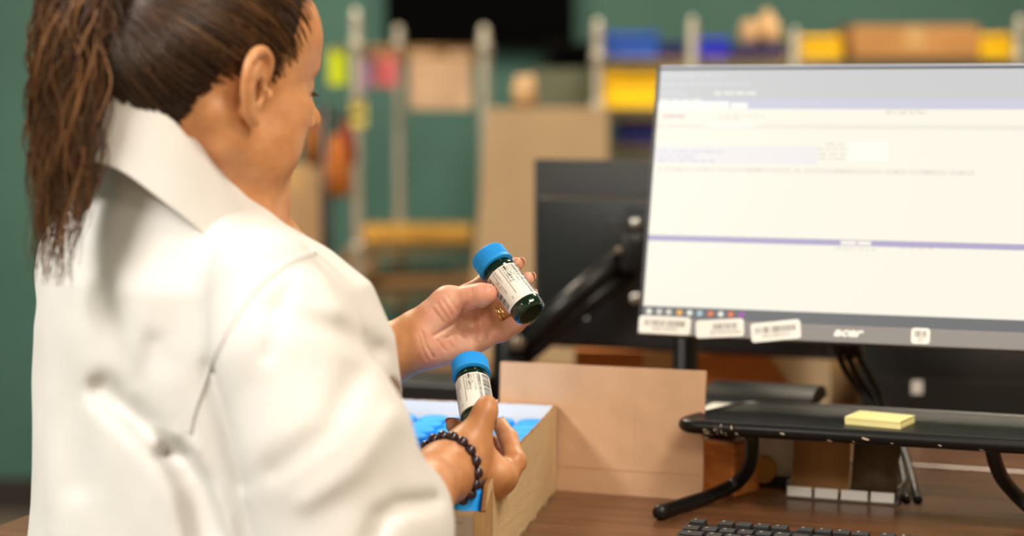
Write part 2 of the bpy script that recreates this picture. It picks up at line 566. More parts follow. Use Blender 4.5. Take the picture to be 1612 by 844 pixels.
# ------------------------------------------------------------------ riser tray
m_mesh = mat('tray_mesh_black', (26, 26, 27), 0.35, metal=0.3)
nt = m_mesh.node_tree
tc = nt.nodes.new('ShaderNodeTexCoord'); vo = nt.nodes.new('ShaderNodeTexVoronoi'); bp = nt.nodes.new('ShaderNodeBump')
vo.inputs['Scale'].default_value = 230; vo.inputs['Randomness'].default_value = 0.0
bp.inputs['Strength'].default_value = 0.9; bp.inputs['Distance'].default_value = 0.002
nt.links.new(tc.outputs['Object'], vo.inputs['Vector']); nt.links.new(vo.outputs['Distance'], bp.inputs['Height'])
nt.links.new(bp.outputs['Normal'], nt.nodes['Principled BSDF'].inputs['Normal'])
TZ = 0.853
FL = PZ(1066, 670, TZ)
TR = frame(V(FL.x, FL.y, DZ), EX, EY, EZ)
tr = thing('monitor_riser', 'black metal riser shelf with chipped rim and bent tube legs', 'riser', TR)
TWD = 0.44
def rounded(poly, rads, n=6):
    out = []
    m = len(poly)
    for i in range(m):
        p, a, b_ = V(*poly[i], 0), V(*poly[i - 1], 0), V(*poly[(i + 1) % m], 0)
        u, w = (a - p).normalized(), (b_ - p).normalized()
        ang = u.angle(w)
        d = rads[i] / math.tan(ang / 2)
        s, e = p + u * d, p + w * d
        for k in range(n + 1):
            f = k / n
            out.append((s * (1 - f) ** 2 + p * 2 * f * (1 - f) + e * f * f).to_2d()[:])
    return out
outl = rounded([(0, 0), (TWD, 0), (TWD - 0.045, 0.16), (0.045, 0.16)], [0.022, 0.022, 0.03, 0.03])
h = TZ - DZ
rim = MB()
rim.tube([(x, y, h) for x, y in outl], 0.0085, 12, closed=True)
rim.build('rim', m_blackmetal, tr, smooth=True)
MB().prism(outl, h + 0.003, h + 0.006).build('mesh_top', m_mesh, tr)
ch = MB()
rc = random.Random(5)
for x, w, hh in ((0.036, 0.006, 0.008), (0.0405, 0.004, 0.010), (0.046, 0.0022, 0.011), (0.0495, 0.002, 0.008), (0.054, 0.003, 0.011), (0.059, 0.0022, 0.008), (0.066, 0.002, 0.006), (0.072, 0.004, 0.004),
                 (0.125, 0.006, 0.003), (0.178, 0.006, 0.005), (0.205, 0.003, 0.002), (0.218, 0.009, 0.004), (0.248, 0.003, 0.0025), (0.30, 0.004, 0.003), (0.345, 0.006, 0.002)):
    a0 = math.radians(rc.uniform(160, 230))
    k = []
    for i in range(7):
        th = 2 * math.pi * i / 7
        rr = rc.uniform(0.6, 1.1)
        aa = a0 + hh / 0.0085 * math.sin(th) * rr * 0.6
        xx = x + w / 2 * math.cos(th) * rr + 0.3 * w * math.sin(th)
        k.append((xx, 0.0087 * math.cos(aa), h + 0.0087 * math.sin(aa) + 0.0))
    MB().add(k, [tuple(range(6, -1, -1))]).build('paint_chip', mat('bare_chipped_metal', (190, 178, 160), 0.5), tr)
legp = [P(1183, 684, 2.15), P(1184, 705, 2.165), P(1181, 728, 2.185), P(1170, 750, 2.21), P(1150, 766, 2.215), P(1120, 780, 2.19), P(1080, 797, 2.148), P(1040, 815, 2.105)]
loc = [TR.inverted() @ p for p in legp]
sm = []
for i in range(len(loc) - 1):
    for k in range(4):
        t_ = k / 4
        p0, p1, p2, p3 = loc[max(i - 1, 0)], loc[i], loc[i + 1], loc[min(i + 2, len(loc) - 1)]
        sm.append(0.5 * ((2 * p1) + (p2 - p0) * t_ + (2 * p0 - 5 * p1 + 4 * p2 - p3) * t_ ** 2 + (3 * p1 - p0 - 3 * p2 + p3) * t_ ** 3))
sm.append(loc[-1])
for p in sm:
    p.z = max(p.z, 0.0088)
for mir in (False, True):
    pts = [V(TWD - p.x, p.y, p.z) if mir else p for p in sm]
    lg = MB().tube(pts, 0.0083, 12).build('leg', m_blackmetal, tr, smooth=True)
    e, d = pts[-1], (pts[-1] - pts[-2]).normalized()
    MB().tube([e - d * 0.006, e + d * 0.002, e + d * 0.006, e + d * 0.008], [0.009, 0.009, 0.0075, 0.004], 12).build('rubber_foot', m_black, lg, smooth=True)
# sticky notes on the tray
m_yel = mat('pale_yellow_paper', (236, 226, 158), 0.7, bump=0.2, bscale=60, bstretch=(1, 1, 40))
pc = PZ(1330, 668, TZ + 0.006)
t = thing('sticky_note_pad', 'pale yellow pad of sticky notes lying on the riser shelf', 'notepad', yawM(pc, -31))
nb = MB()
for k in range(7):
    nb.box((0.033 + RND.uniform(-.0004, .0004), 0.024 + RND.uniform(-.0004, .0004), 0.0007 + k * 0.0013), (0.066, 0.048, 0.00125))
nb.build('paper_stack', m_yel, t)

# ------------------------------------------------------------------ keyboard
m_key = mat('black_keycap', (30, 29, 29), 0.45, bump=0.1, bscale=900)
m_kleg = mat('key_legend', (170, 160, 145), 0.6)
kb0 = PZ(1084, 816, DZ + 0.028)
KT = frame(V(kb0.x, kb0.y, DZ), EX, EY, EZ) @ Matrix.Rotation(math.radians(4), 4, 'X')
kb = thing('keyboard', 'black computer keyboard in front of the riser shelf', 'keyboard', KT)
MB().rbox((0.222, -0.078, 0.0155), (0.448, 0.156, 0.019), 0.004).build('case', m_black, kb, angle=40)
kme = MB().box((0, 0, 0.0), (0.0176, 0.0166, 0.007), taper=1.0)
kv = []
for i, v in enumerate(kme.v):
    kv.append((v[0] * (0.84 if v[2] > 0 else 1), v[1] * (0.84 if v[2] > 0 else 1), v[2]))
kme.v = kv
key_mesh = kme.mesh('key', m_key)
krows = [(-0.012, [1] * 1 + [-0.6] + [1] * 4 + [-0.4] + [1] * 4 + [-0.4] + [1] * 4 + [-.3] + [1] * 3), (-0.038, [1] * 13 + [2] + [-.3] + [1] * 3 + [-.3] + [1] * 4),
         (-0.057, [1.5] + [1] * 12 + [1.5] + [-.3] + [1] * 3 + [-.3] + [1] * 4), (-0.076, [1.75] + [1] * 11 + [2.25] + [-3.6] + [1] * 4),
         (-0.095, [2.25] + [1] * 10 + [2.75] + [-1.3, 1, -1.3] + [1] * 4), (-0.114, [1.25] * 3 + [6.25] + [1.25] * 4 + [-.3] + [1] * 3 + [-.3] + [2, 1, 1])]
lg = MB()
for ky, ws in krows:
    x = 0.006
    for w in ws:
        if w < 0:
            x += -w * 0.019
            continue
        k = link('key', key_mesh, kb)
        k.location = (x + w * 0.0095, ky - 0.006, 0.029)
        k.scale = (1 + (w - 1) * 0.019 / 0.0176, 1, 1)
        if RND.random() < 0.8:
            lg.box((x + w * 0.0095 - 0.003, ky - 0.003, 0.0332), (RND.choice((0.0018, 0.003, 0.0022)), 0.0007, 0.0003))
            lg.box((x + w * 0.0095 - 0.003, ky - 0.0055, 0.0332), (RND.choice((0.0018, 0.0025)), 0.0006, 0.0003))
        x += w * 0.019
lg.build('key_legends', m_kleg, kb)

# ------------------------------------------------------------------ cables below the monitor
m_cable = mat('black_cable_rubber', (14, 14, 15), 0.38)
def smooth_path(pts, n=6):
    pts = [V(*p) for p in pts]
    out = []
    for i in range(len(pts) - 1):
        p0, p1, p2, p3 = pts[max(i - 1, 0)], pts[i], pts[i + 1], pts[min(i + 2, len(pts) - 1)]
        for k in range(n):
            t_ = k / n
            out.append(0.5 * ((2 * p1) + (p2 - p0) * t_ + (2 * p0 - 5 * p1 + 4 * p2 - p3) * t_ ** 2 + (3 * p1 - p0 - 3 * p2 + p3) * t_ ** 3))
    out.append(pts[-1])
    return out
cabs = [([(1318, 532, 2.36), (1320, 556, 2.37), (1335, 590, 2.38), (1366, 630, 2.38), (1398, 680, 2.35), (1408, 740, 2.27), (1414, 802, 2.192)], 'leftmost', 0.0042),
        ([(1330, 532, 2.365), (1337, 565, 2.375), (1352, 595, 2.385), (1380, 635, 2.385), (1406, 690, 2.355), (1420, 745, 2.275), (1428, 803, 2.192)], 'middle', 0.0042),
        ([(1340, 530, 2.36), (1352, 560, 2.37), (1372, 595, 2.375), (1392, 635, 2.375), (1415, 690, 2.35), (1434, 745, 2.27), (1446, 804, 2.19)], 'rightmost', 0.0045)]
for pts, w, r in cabs:
    pp = smooth_path([P(*q) for q in pts])
    for p in pp:
        p.z = max(p.z, DZ + r)
    t = thing('cable', w + ' of the black cables hanging from the large monitor', 'cable', Matrix.Translation(pp[-1]), 'cables hanging below the monitor')
    MB().tube([p - pp[-1] for p in pp], r, 8).build('cord', m_cable, t, smooth=True)
    pl = MB().tube([pp[0] - pp[-1], pp[3] - pp[-1], pp[6] - pp[-1]], [0.0085, 0.008, 0.006], 10)
    pl.build('plug', m_black, t, smooth=True)

# ------------------------------------------------------------------ cardboard sheet
m_kraft = mat('kraft_cardboard', (208, 168, 134), 0.85, var=0.06, vscale=25, bump=0.25, bscale=70, bstretch=(8, 1, 1))
m_kraftedge = mat('corrugated_edge', (150, 104, 58), 0.9, var=0.3, vscale=300)
m_crease = mat('cardboard_crease', (196, 154, 120), 0.9)
br = PZ(1106, 789, DZ)
CW, CH = 0.258, 0.1535
lean = math.radians(4)
cu = EZ * math.cos(lean) + EY * math.sin(lean)
cn = EZ * math.sin(lean) - EY * math.cos(lean)
CM = frame(br, EX * -1, cu, cn * -1)       # x to the left, y up
CMf = frame(br - EX * CW, EX, cu, cn)
t = thing('cardboard_sheet', 'upright sheet of tan cardboard with a rounded corner, standing behind the bottle box', 'cardboard', CMf)
poly = [(0, 0)] + [(CW - 0.016 + 0.016 * math.sin(math.radians(a)), 0.016 - 0.016 * math.cos(math.radians(a))) for a in range(0, 91, 15)] + [(CW - 0.001, 0.1), (CW, CH - 0.001), (CW - 0.001, CH), (0.001, CH - 0.001), (0.0, CH - 0.002)]
MB().prism(poly, -0.004, 0).build('board', m_kraft, t)
MB().box((0.13, 0.030, 0.0001), (0.25, 0.0014, 0.0006)).build('fold_crease', m_crease, t)
MB().box((0.173, 0.07, 0.0001), (0.0008, 0.13, 0.0004)).build('fold_crease', m_kraft, t)

# ------------------------------------------------------------------ pill bottles
m_cap = mat('sky_blue_cap_plastic', (44, 164, 252), 0.5, spec=0.3)
m_glass = mat('dark_green_bottle_plastic', (2, 46, 30), 0.13, trans=0.35, ior=1.5, coat=0.3)
m_core = mat('dark_bottle_contents', (2, 4, 3), 0.8, spec=0.1)
m_lab = mat('bottle_label_paper', (250, 248, 243), 0.5)
m_ink2 = mat('label_ink', (52, 50, 50), 0.7)
BR = 0.0184
def bottle_parts(parent, detail, rot=0.0):
    n = 64
    flute = lambda i, k: (-0.0007 if (i in (1, 2, 3) and k % 4 == 0) else 0)
    MB().lathe([(0.0135, 0.0012), (0.0150, 0.0), (0.0172, 0.0018), (0.0181, 0.005), (BR - 0.0001, 0.0115), (BR - 0.0004, 0.0125), (BR - 0.0004, 0.0585), (BR, 0.0595),
                (BR, 0.0622), (0.0176, 0.0636), (0.0160, 0.0645), (0.0158, 0.0662), (0.0168, 0.0668), (0.0168, 0.0680), (0.0152, 0.0690), (0.0150, 0.078)], n, ripple=flute if detail else None).build('bottle_body', m_glass, parent, angle=35)
    if detail:
        MB().lathe([(0.0145, 0.0035), (0.0155, 0.006), (0.0155, 0.052), (0.012, 0.058), (0.012, 0.066)], 24).build('contents', m_core, parent, smooth=True)
    nr = 60
    k2 = nr * 3
    prof = [(0.0196, 0.0690), (0.0201, 0.0694), (0.0200, 0.0722), (0.0192, 0.0738), (0.0191, 0.0742), (0.0189, 0.0868), (0.0188, 0.0872), (0.0181, 0.0886), (0.0168, 0.0894), (0.0160, 0.0894), (0.0155, 0.0889), (0.0148, 0.0889)]
    rip = lambda i, k: ((0.0005 if k % 3 == 0 else -0.0002) if i in (4, 5) else 0)
    c = MB().lathe(prof, k2 if detail else 48, ripple=rip if detail else None).build('cap', m_cap, parent, angle=50)
    def A(deg):
        return math.radians(deg + rot)
    lab = MB()
    a0, a1, m = A(-84), A(96), 40
    vs, fs = [], []
    for i in range(m + 1):
        a = a0 + (a1 - a0) * i / m
        cut = 0.0016 if i in (0, m) else (0.0005 if i in (1, m - 1) else 0)
        for rr in (BR - 0.0003, BR + 0.00012):
            for z in (0.0128 + cut, 0.0578 - cut):
                vs.append((rr * math.cos(a), rr * math.sin(a), z))
    for i in range(m):
        o = i * 4
        fs += [(o + 2, o + 6, o + 7, o + 3), (o, o + 1, o + 5, o + 4), (o + 1, o + 3, o + 7, o + 5), (o, o + 4, o + 6, o + 2)]
    fs += [(0, 2, 3, 1), (m * 4, m * 4 + 1, m * 4 + 3, m * 4 + 2)]
    lb = lab.add(vs, fs).build('label', m_lab, parent, angle=40)
    if not detail:
        return
    RR = BR + 0.0002
    def wrap(vs, z, deg):
        return [(RR * math.cos(A(deg) + y / RR), RR * math.sin(A(deg) + y / RR), z - x) for x, y, _ in vs]
    def curved(deg0, deg1, z0, z1, mb):
        n = max(1, int(abs(deg1 - deg0) / 6))
        vs, fs = [], []
        for i in range(n + 1):
            a = A(deg0 + (deg1 - deg0) * i / n)
            vs += [(RR * math.cos(a), RR * math.sin(a), z0), (RR * math.cos(a), RR * math.sin(a), z1)]
        for i in range(n):
            fs.append((2 * i, 2 * i + 2, 2 * i + 3, 2 * i + 1))
        mb.add(vs, fs)
    tx = MB()
    for s, deg, z, sz, bd, sh in (('DISPENSE IN THIS CONTAINER', 47, 0.0565, 0.0030, 0.00012, 0.2), ('QUANTITY 30', 40, 0.0565, 0.0026, 0.0, 0), ('Expires: 12/31/2024', 31, 0.0565, 0.0029, 0.0, 0),
                                  ('800-1 LAP P 11', 13, 0.0565, 0.0034, 0.00018, 0), ('ORAL 5MG', 22, 0.0565, 0.0029, 0.0, 0), ('LOT # 00002126', 4, 0.0565, 0.0030, 0, 0),
                                  ('QUANTITY 1', -22, 0.0565, 0.0028, 0, 0), ('Date Package: 12/01/2022', -31, 0.0565, 0.0027, 0, 0), ('00000 800-01 11', -39, 0.0470, 0.0023, 0, 0), ('292', -22, 0.0215, 0.0024, 0, 0)):
        vs, fs = text_mesh(s, sz, shear=sh, bold=bd)
        tx.add(wrap(vs, z, deg), fs)
    curved(-2.0, -0.4, 0.0565, 0.0215, tx)
    curved(44, 45.2, 0.0565, 0.0235, tx)
    tx.build('lettering', m_ink2, lb)
    r = random.Random(11)
    for d0, d1, z0, z1 in ((-73, -47, 0.0565, 0.0160), (60, 90, 0.0565, 0.0165)):
        z = z0
        bc = MB()
        while z > z1:
            w = r.choice((0.00035, 0.00035, 0.0006, 0.0009, 0.0012))
            curved(d0, d1, z, z - w, bc)
            z -= w + r.choice((0.00035, 0.0005, 0.0008))
        bc.build('barcode', m_ink2, lb)
def axis_frame(origin, up, face):
    """bottle frame: z along up, the label's middle turned to the direction face"""
    z = up.normalized()
    y = (face * -1 - z * (face * -1).dot(z)).normalized()    # label middle (angle -90 deg) faces -y
    x = y.cross(z)
    return frame(origin, x, y, z)
BLEN = 0.0894
CAMR, CAMU, CAMF = V(1, 0, 0), V(0, math.sin(PITCH), math.cos(PITCH)), V(0, math.cos(PITCH), -math.sin(PITCH))
def held(center, sx, sy, tilt, spin):
    # screen direction cap -> base (sx right, sy down), the base tilted towards the camera
    n = math.hypot(sx, sy)
    d = (CAMR * sx / n - CAMU * sy / n) * math.cos(math.radians(tilt)) - CAMF * math.sin(math.radians(tilt))
    up = d * -1
    M = axis_frame(center + d * BLEN / 2, up, CAMF * -1)
    return M @ Matrix.Rotation(math.radians(spin), 4, 'Z')
C1 = P(801, 447, 1.995)
M1 = held(C1, 0.60, 0.80, 28, 6)
C2 = P(747, 620, 1.925)
M2 = held(C2, 0.19, 0.98, 46, -22)
b1 = thing('pill_bottle', 'green pill bottle with blue ribbed cap held up in the raised left hand', 'bottle', M1, 'blue-capped pill bottles')
bottle_parts(b1, True, -92)
b2 = thing('pill_bottle', 'green pill bottle with blue ribbed cap held low in the hand wearing the bracelet', 'bottle', M2, 'blue-capped pill bottles')
bottle_parts(b2, True, -92)

# ------------------------------------------------------------------ bottle box
m_box = mat('worn_kraft_box', (206, 176, 132), 0.8, var=0.05, vscale=18, bump=0.35, bscale=26, bstretch=(1, 1, 5))
m_boxin = mat('white_box_lining', (232, 230, 228), 0.7)
FRb = PZ(877, 771, DZ)
bd = V(math.sin(math.radians(10.2)), math.cos(math.radians(10.2)), 0)      # towards the back
bl = V(-math.cos(math.radians(13)), math.sin(math.radians(13)), 0)         # towards the left
BD, BWID, BHT = 0.455, 0.262, 0.104
NRb = FRb - bd * BD
NLb, FLb = NRb + bl * BWID, FRb + bl * BWID
base = (FRb + NRb + NLb + FLb) / 4
bx = thing('bottle_box', 'open tan cardboard box with white lining, packed with blue-capped bottles', 'box', Matrix.Translation(base))
def wall(name, a, b_, inward, heights, jit, seed, th=0.0042):
    r = random.Random(seed)
    n = 36
    vs, fs, mi = [], [], []
    for i in range(n + 1):
        f = i / n
        p = a.lerp(b_, f) - base
        hh = np.interp(f, [q[0] for q in heights], [q[1] for q in heights]) + r.uniform(-jit, jit)
        for q, z in ((p, 0), (p, hh), (p + inward * th, hh - jit * r.random()), (p + inward * th, 0.0)):
            vs.append((q.x, q.y, z))
    for i in range(n):
        o, e = i * 4, i * 4 + 4
        fs += [(o, e, e + 1, o + 1), (o + 1, e + 1, e + 2, o + 2), (o + 2, e + 2, e + 3, o + 3), (o + 3, e + 3, e, o)]
        mi += [0, 1, 2, 2]
    fs += [(3, 2, 1, 0), (n * 4, n * 4 + 1, n * 4 + 2, n * 4 + 3)]
    mi += [1, 1]
    mb = MB()
    mb.v, mb.f, mb.mi = vs, fs, mi
    o = mb.build(name, [m_box, m_kraftedge, m_boxin], bx)
    bmx = bmesh.new(); bmx.from_mesh(o.data); bmesh.ops.recalc_face_normals(bmx, faces=bmx.faces); bmx.to_mesh(o.data); bmx.free()
    return o
inR = bl
wall('side_panel', NRb, FRb, bl, [(0, 0.074), (0.015, 0.083), (0.03, 0.095), (0.08, 0.099), (0.5, 0.1015), (0.8, 0.1025), (1, 0.104)], 0.0009, 1)
wall('side_panel', NLb, FLb, bl * -1, [(0, 0.09), (0.1, 0.1), (1, 0.104)], 0.0006, 2)
wall('back_panel', FLb, FRb, bd * -1, [(0, 0.104), (0.9, 0.104), (0.985, 0.104), (1, 0.102)], 0.0004, 3)
wall('front_panel', NLb + bl * 0, NRb, bd, [(0, 0.072), (0.8, 0.0715), (1, 0.071)], 0.0007, 4)
q = [p - base for p in (NRb, FRb, FLb, NLb)]
MB().add([(p.x, p.y, 0.0) for p in q] + [(p.x, p.y, 0.004) for p in q], [(3, 2, 1, 0), (4, 5, 6, 7), (0, 1, 5, 4), (1, 2, 6, 5), (2, 3, 7, 6), (3, 0, 4, 7)]).build('bottom_panel', m_box, bx)
m_tape = mat('glossy_tan_tape', (196, 158, 106), 0.25, var=0.08, vscale=60, coat=0.4)
out = bl * -0.0006
tp = MB()
n0 = NRb - base + out
e1 = n0 + bd * 0.036
e2 = n0 - bd * 0.0006 + bl * 0.012
for a_, b_, zz in ((n0, e1, (0.073, 0.088)),):
    tp.add([(a_.x, a_.y, 0.001), (b_.x, b_.y, 0.001), (b_.x, b_.y, zz[1]), (a_.x, a_.y, zz[0])], [(0, 1, 2, 3)])
f0 = n0 - bd * 0.0006
tp.add([(f0.x, f0.y, 0.001), (e2.x, e2.y, 0.001), (e2.x, e2.y, 0.070), (f0.x, f0.y, 0.071)], [(3, 2, 1, 0)])
tp.build('tape', m_tape, bx)
m_shiplab = mat('grey_shipping_label', (176, 160, 140), 0.35, var=0.06, vscale=30, coat=0.3)
sl = MB()
c0 = n0 - bd * 0.0009 + bl * 0.013
c1 = c0 + bl * 0.10
sl.add([(c0.x, c0.y, 0.004), (c1.x, c1.y, 0.004), (c1.x, c1.y, 0.066), (c0.x, c0.y, 0.066)], [(3, 2, 1, 0)])
slo = sl.build('shipping_label', m_shiplab, bx)
pr = MB()
fM = frame(c1 - bd * 0.0005, bl * -1, EZ, bd * -1)
vs, fs = text_mesh('FROM: THE NORTH 11', 0.0042)
pr.add([fM @ V(v[0] + 0.047, v[1] + 0.058, 0.0002) for v in vs], fs)
for k in range(5):
    pr.add([fM @ V(*p) for p in ((0.03, 0.048 - k * 0.009, .0002), (0.09, 0.044 - k * 0.009, .0002), (0.09, 0.0436 - k * 0.009, .0002), (0.03, 0.0476 - k * 0.009, .0002))], [(3, 2, 1, 0)])
pr.build('print', m_ink2, slo)
# the bottles standing in it
proto = None
cols, rows = 6, 11
sp = 0.0408
for j in range(rows):
    for i in range(cols):
        p = FRb - bd * (0.0262 + j * sp) + bl * (0.0262 + i * sp) + V(RND.uniform(-.0003, .0003), RND.uniform(-.0003, .0003), 0.0041)
        M = yawM(p, RND.uniform(0, 360)) @ Matrix.Diagonal((1, 1, 0.935, 1))
        rowname = ['the back row', 'the second row from back', 'the third row from back', 'the fourth row from back', 'the fifth row from back', 'the middle row', 'the fifth row from front',
                   'the fourth row from front', 'the third row from front', 'the second row from front', 'the front row'][j]
        colname = ['first', 'second', 'third', 'fourth', 'fifth', 'sixth'][i]
        lbl = 'boxed blue-capped bottle, %s from right in %s' % (colname, rowname)
        if proto is None:
            proto = thing('pill_bottle', lbl, 'bottle', M, 'blue-capped pill bottles')
            bottle_parts(proto, False)
        else:
            if (j, i) in ((8, 2), (9, 2), (7, 3)):
                continue
            copy_thing(proto, M, lbl)

# ------------------------------------------------------------------ things behind the riser
m_pwhite = mat('printer_white_plastic', (225, 220, 208), 0.4)
m_cartonw = mat('amber_wood_block', (178, 104, 44), 0.55, vscale=30, vstretch=(1, 1, 6), col2=(205, 132, 62))
pp = PZ(1112, 783, DZ)
pM = frame(V(pp.x + 0.01, 2.33, DZ), EX, EY, EZ)
t = thing('label_printer', 'white label printer with black rounded lid, behind the riser shelf', 'printer', pM)
MB().rbox((0.055, 0.07, 0.050), (0.125, 0.14, 0.084), 0.008).build('body', m_pwhite, t, angle=40)
MB().rbox((0.055, 0.07, 0.005), (0.13, 0.15, 0.01), 0.002).build('base', m_black, t)
hf = [(0.055 * math.cos(math.radians(a)) , 0.020 * math.sin(math.radians(a))) for a in range(0, 181, 15)]
MB().prism(hf, -0.07, 0.068, M=frame(V(0.055, 0.09, 0.0905), EY * 0 + V(0, 1, 0), V(0, 0, 1), V(1, 0, 0))).build('lid', m_black, t, angle=40)
MB().rbox((0.055, -0.001, 0.072), (0.10, 0.004, 0.008), 0.001).build('slot', mat('printer_slot', (36, 35, 34), 0.5), t)
MB().lathe([(0.016, 0), (0.016, 0.012)], 24, M=frame(V(0.075, -0.003, 0.02), V(1, 0, 0), V(0, 0, 1), V(0, -1, 0))).build('label_roll', mat('amber_roll', (196, 148, 66), 0.6, var=0.15), t, angle=40)
wb = PZ(1141, 787, DZ) + EY * 0.035 + EX * -0.040
t = thing('wooden_block_box', 'amber wooden box behind the bent riser leg', 'box', yawM(V(wb.x, wb.y, DZ), -42))
MB().rbox((0.026, 0.026, 0.032), (0.052, 0.052, 0.064), 0.003).build('body', m_cartonw, t)
MB().rbox((0.026, 0.026, 0.0643), (0.044, 0.044, 0.001), 0.0004).build('inset', mat('amber_inset', (150, 80, 34), 0.5), t)
t = thing('black_case', 'small black case lying on the amber wooden box', 'case', yawM(V(wb.x - 0.012, wb.y + 0.01, DZ + 0.0650), -30))
MB().rbox((0.012, 0.03, 0.009), (0.056, 0.05, 0.018), 0.003).build('shell', m_black, t, angle=40)
MB().box((0.012, 0.03, 0.0185), (0.04, 0.03, 0.001)).build('lid_panel', m_back2, t)
# clear tray with folded paper
trp = PZ(1237, 784, DZ)
m_acry = mat('clear_acrylic', (200, 196, 188), 0.12, trans=0.85, ior=1.46)
m_lip = mat('glossy_white_lip', (238, 236, 230), 0.15, coat=0.5)  # white colour stands for the bright reflection on the clear tray's lip
tM = frame(V(trp.x, trp.y, DZ), EX, EY, EZ)
t = thing('acrylic_tray', 'shallow clear tray with a shiny white front lip, under the riser shelf', 'tray', tM)
MB().rbox((0.066, 0.04, 0.002), (0.132, 0.08, 0.004), 0.001).build('floor_panel', m_acry, t)
lipm = MB()
x = 0.0
for w in (0.032, 0.03, 0.034, 0.03):
    lipm.rbox((x + w / 2, 0.001, 0.0085), (w - 0.0025, 0.003, 0.012), 0.001)
    x += w + 0.001
lipm.build('front_lip', m_lip, t)
for k in (0, 1):
    MB().box((k * 0.13 + 0.001, 0.042, 0.012), (0.002, 0.078, 0.016)).build('side_wall', m_acry, t)
m_kp = mat('brown_kraft_paper', (168, 124, 76), 0.75, var=0.08, vscale=20, bump=0.2, bscale=60)
def sheet(name, label, M, w, prof, mt, th=0.0006):
    mb = MB()
    n = len(prof)
    vs = []
    for y, z in prof:
        vs += [(0, y, z), (w, y, z)]
    for y, z in prof:
        vs += [(0, y + th, z), (w, y + th, z)]
    fs = []
    for i in range(n - 1):
        fs += [(2 * i, 2 * i + 1, 2 * i + 3, 2 * i + 2), (2 * n + 2 * i, 2 * n + 2 * i + 2, 2 * n + 2 * i + 3, 2 * n + 2 * i + 1),
               (2 * i, 2 * i + 2, 2 * n + 2 * i + 2, 2 * n + 2 * i), (2 * i + 1, 2 * n + 2 * i + 1, 2 * n + 2 * i + 3, 2 * i + 3)]
    o = mb.add(vs, fs).build(name, mt, smooth=True)
    o.matrix_world = M
    return tag(o, label, 'paper')
cur = [(0.010, 0.0045), (0.004, 0.007), (0.003, 0.012), (0.006, 0.02), (0.011, 0.032), (0.014, 0.05), (0.014, 0.07), (0.010, 0.088), (0.0, 0.10)]
sheet('kraft_paper_strip', 'curling brown kraft paper strip standing in the clear tray', tM @ Matrix.Translation((0.004, 0.008, 0)), 0.068, cur, m_kp)
m_gb = mat('smoky_plastic_film', (110, 92, 72), 0.25, var=0.25, vscale=14, bump=0.5, bscale=20)
cur2 = [(0.012, 0.0045), (0.006, 0.012), (0.010, 0.03), (0.02, 0.055), (0.03, 0.075), (0.045, 0.09)]
sheet('plastic_film', 'smoky crumpled plastic film beside the brown kraft strip', tM @ Matrix.Translation((0.074, 0.010, 0)), 0.055, cur2, m_gb)

# ------------------------------------------------------------------ things on the rear desk
m_orange = mat('orange_brown_cardboard', (188, 112, 48), 0.8, var=0.1, vscale=12)
m_beige = mat('pale_beige_carton', (222, 196, 156), 0.8, var=0.05, vscale=10)
m_tan = mat('tan_carton', (168, 136, 98), 0.8, var=0.08, vscale=10)
def carton(name, label, px0, px1, pytop, Y, dep, z0, yaw, mt, flaps=True, cat='box'):
    a_, b_ = P(px0, pytop, Y), P(px1, pytop, Y)
    w, hh = (b_.x - a_.x) / max(0.3, math.cos(math.radians(yaw))), a_.z - z0
    t = thing(name, label, cat, yawM(V(a_.x, Y, z0), yaw))
    th = 0.005
    MB().box((w / 2, th / 2, hh / 2), (w, th, hh)).build('front_panel', mt, t)
    MB().box((w / 2, dep - th / 2, hh / 2), (w, th, hh)).build('back_panel', mt, t)
    MB().box((th / 2, dep / 2, hh / 2), (th, dep - 2 * th, hh)).build('side_panel', mt, t)
    MB().box((w - th / 2, dep / 2, hh / 2), (th, dep - 2 * th, hh)).build('side_panel', mt, t)
    MB().box((w / 2, dep / 2, th / 2), (w - 2 * th, dep - 2 * th, th)).build('bottom_panel', mt, t)
    if flaps:
        MB().box((w / 2, dep / 4, hh - th / 2 + 0.0002), (w, dep / 2 - 0.001, th)).build('flap', mt, t)
        MB().box((w / 2, dep * 3 / 4, hh - th / 2 + 0.0002), (w, dep / 2 - 0.001, th)).build('flap', mt, t)
        MB().box((w / 2, dep / 2, hh + 0.0028), (w, 0.05, 0.0006)).build('tape', m_tape, t)
        MB().box((w / 2, -0.0005, hh - 0.03), (0.05, 0.0006, 0.06)).build('tape', m_tape, t)
    return t
carton('orange_carton', 'orange-brown carton on the rear desk below the turned-away monitor', 905, 1168, 552, 2.98, 0.16, DZ, -6, m_orange)
t = thing('open_flap_carton', 'pale beige carton with a slanted orange flap, behind the label printer', 'box', yawM(V(P(1195, 565, 2.92).x, 2.92, DZ), -8))
MB().rbox((0.055, 0.06, 0.05), (0.11, 0.12, 0.1), 0.002).build('body', m_beige, t)
MB().add([(-0.1, -0.012, 0.015), (0.06, -0.006, 0.015), (0.012, -0.006, 0.078), (-0.1, -0.012, 0.078), (-0.1, -0.008, 0.015), (0.06, -0.002, 0.015), (0.012, -0.002, 0.078), (-0.1, -0.008, 0.078)],
         [(0, 1, 2, 3), (7, 6, 5, 4), (0, 4, 5, 1), (1, 5, 6, 2), (2, 6, 7, 3), (3, 7, 4, 0)]).build('flap', m_orange, t)
carton('tan_carton', 'tan carton between the beige carton and the black computer', 1296, 1354, 520, 2.95, 0.12, DZ, -8, m_tan)
t = thing('desktop_computer', 'black small desktop computer on the rear desk behind the cables', 'computer', yawM(V(P(1356, 560, 2.8).x, 2.8, DZ), -14))
MB().rbox((0.13, 0.09, 0.06), (0.26, 0.18, 0.12), 0.006).build('case', m_black, t, angle=40)
MB().rbox((0.13, -0.001, 0.035), (0.24, 0.004, 0.05), 0.001).build('front_grille', m_back2, t)
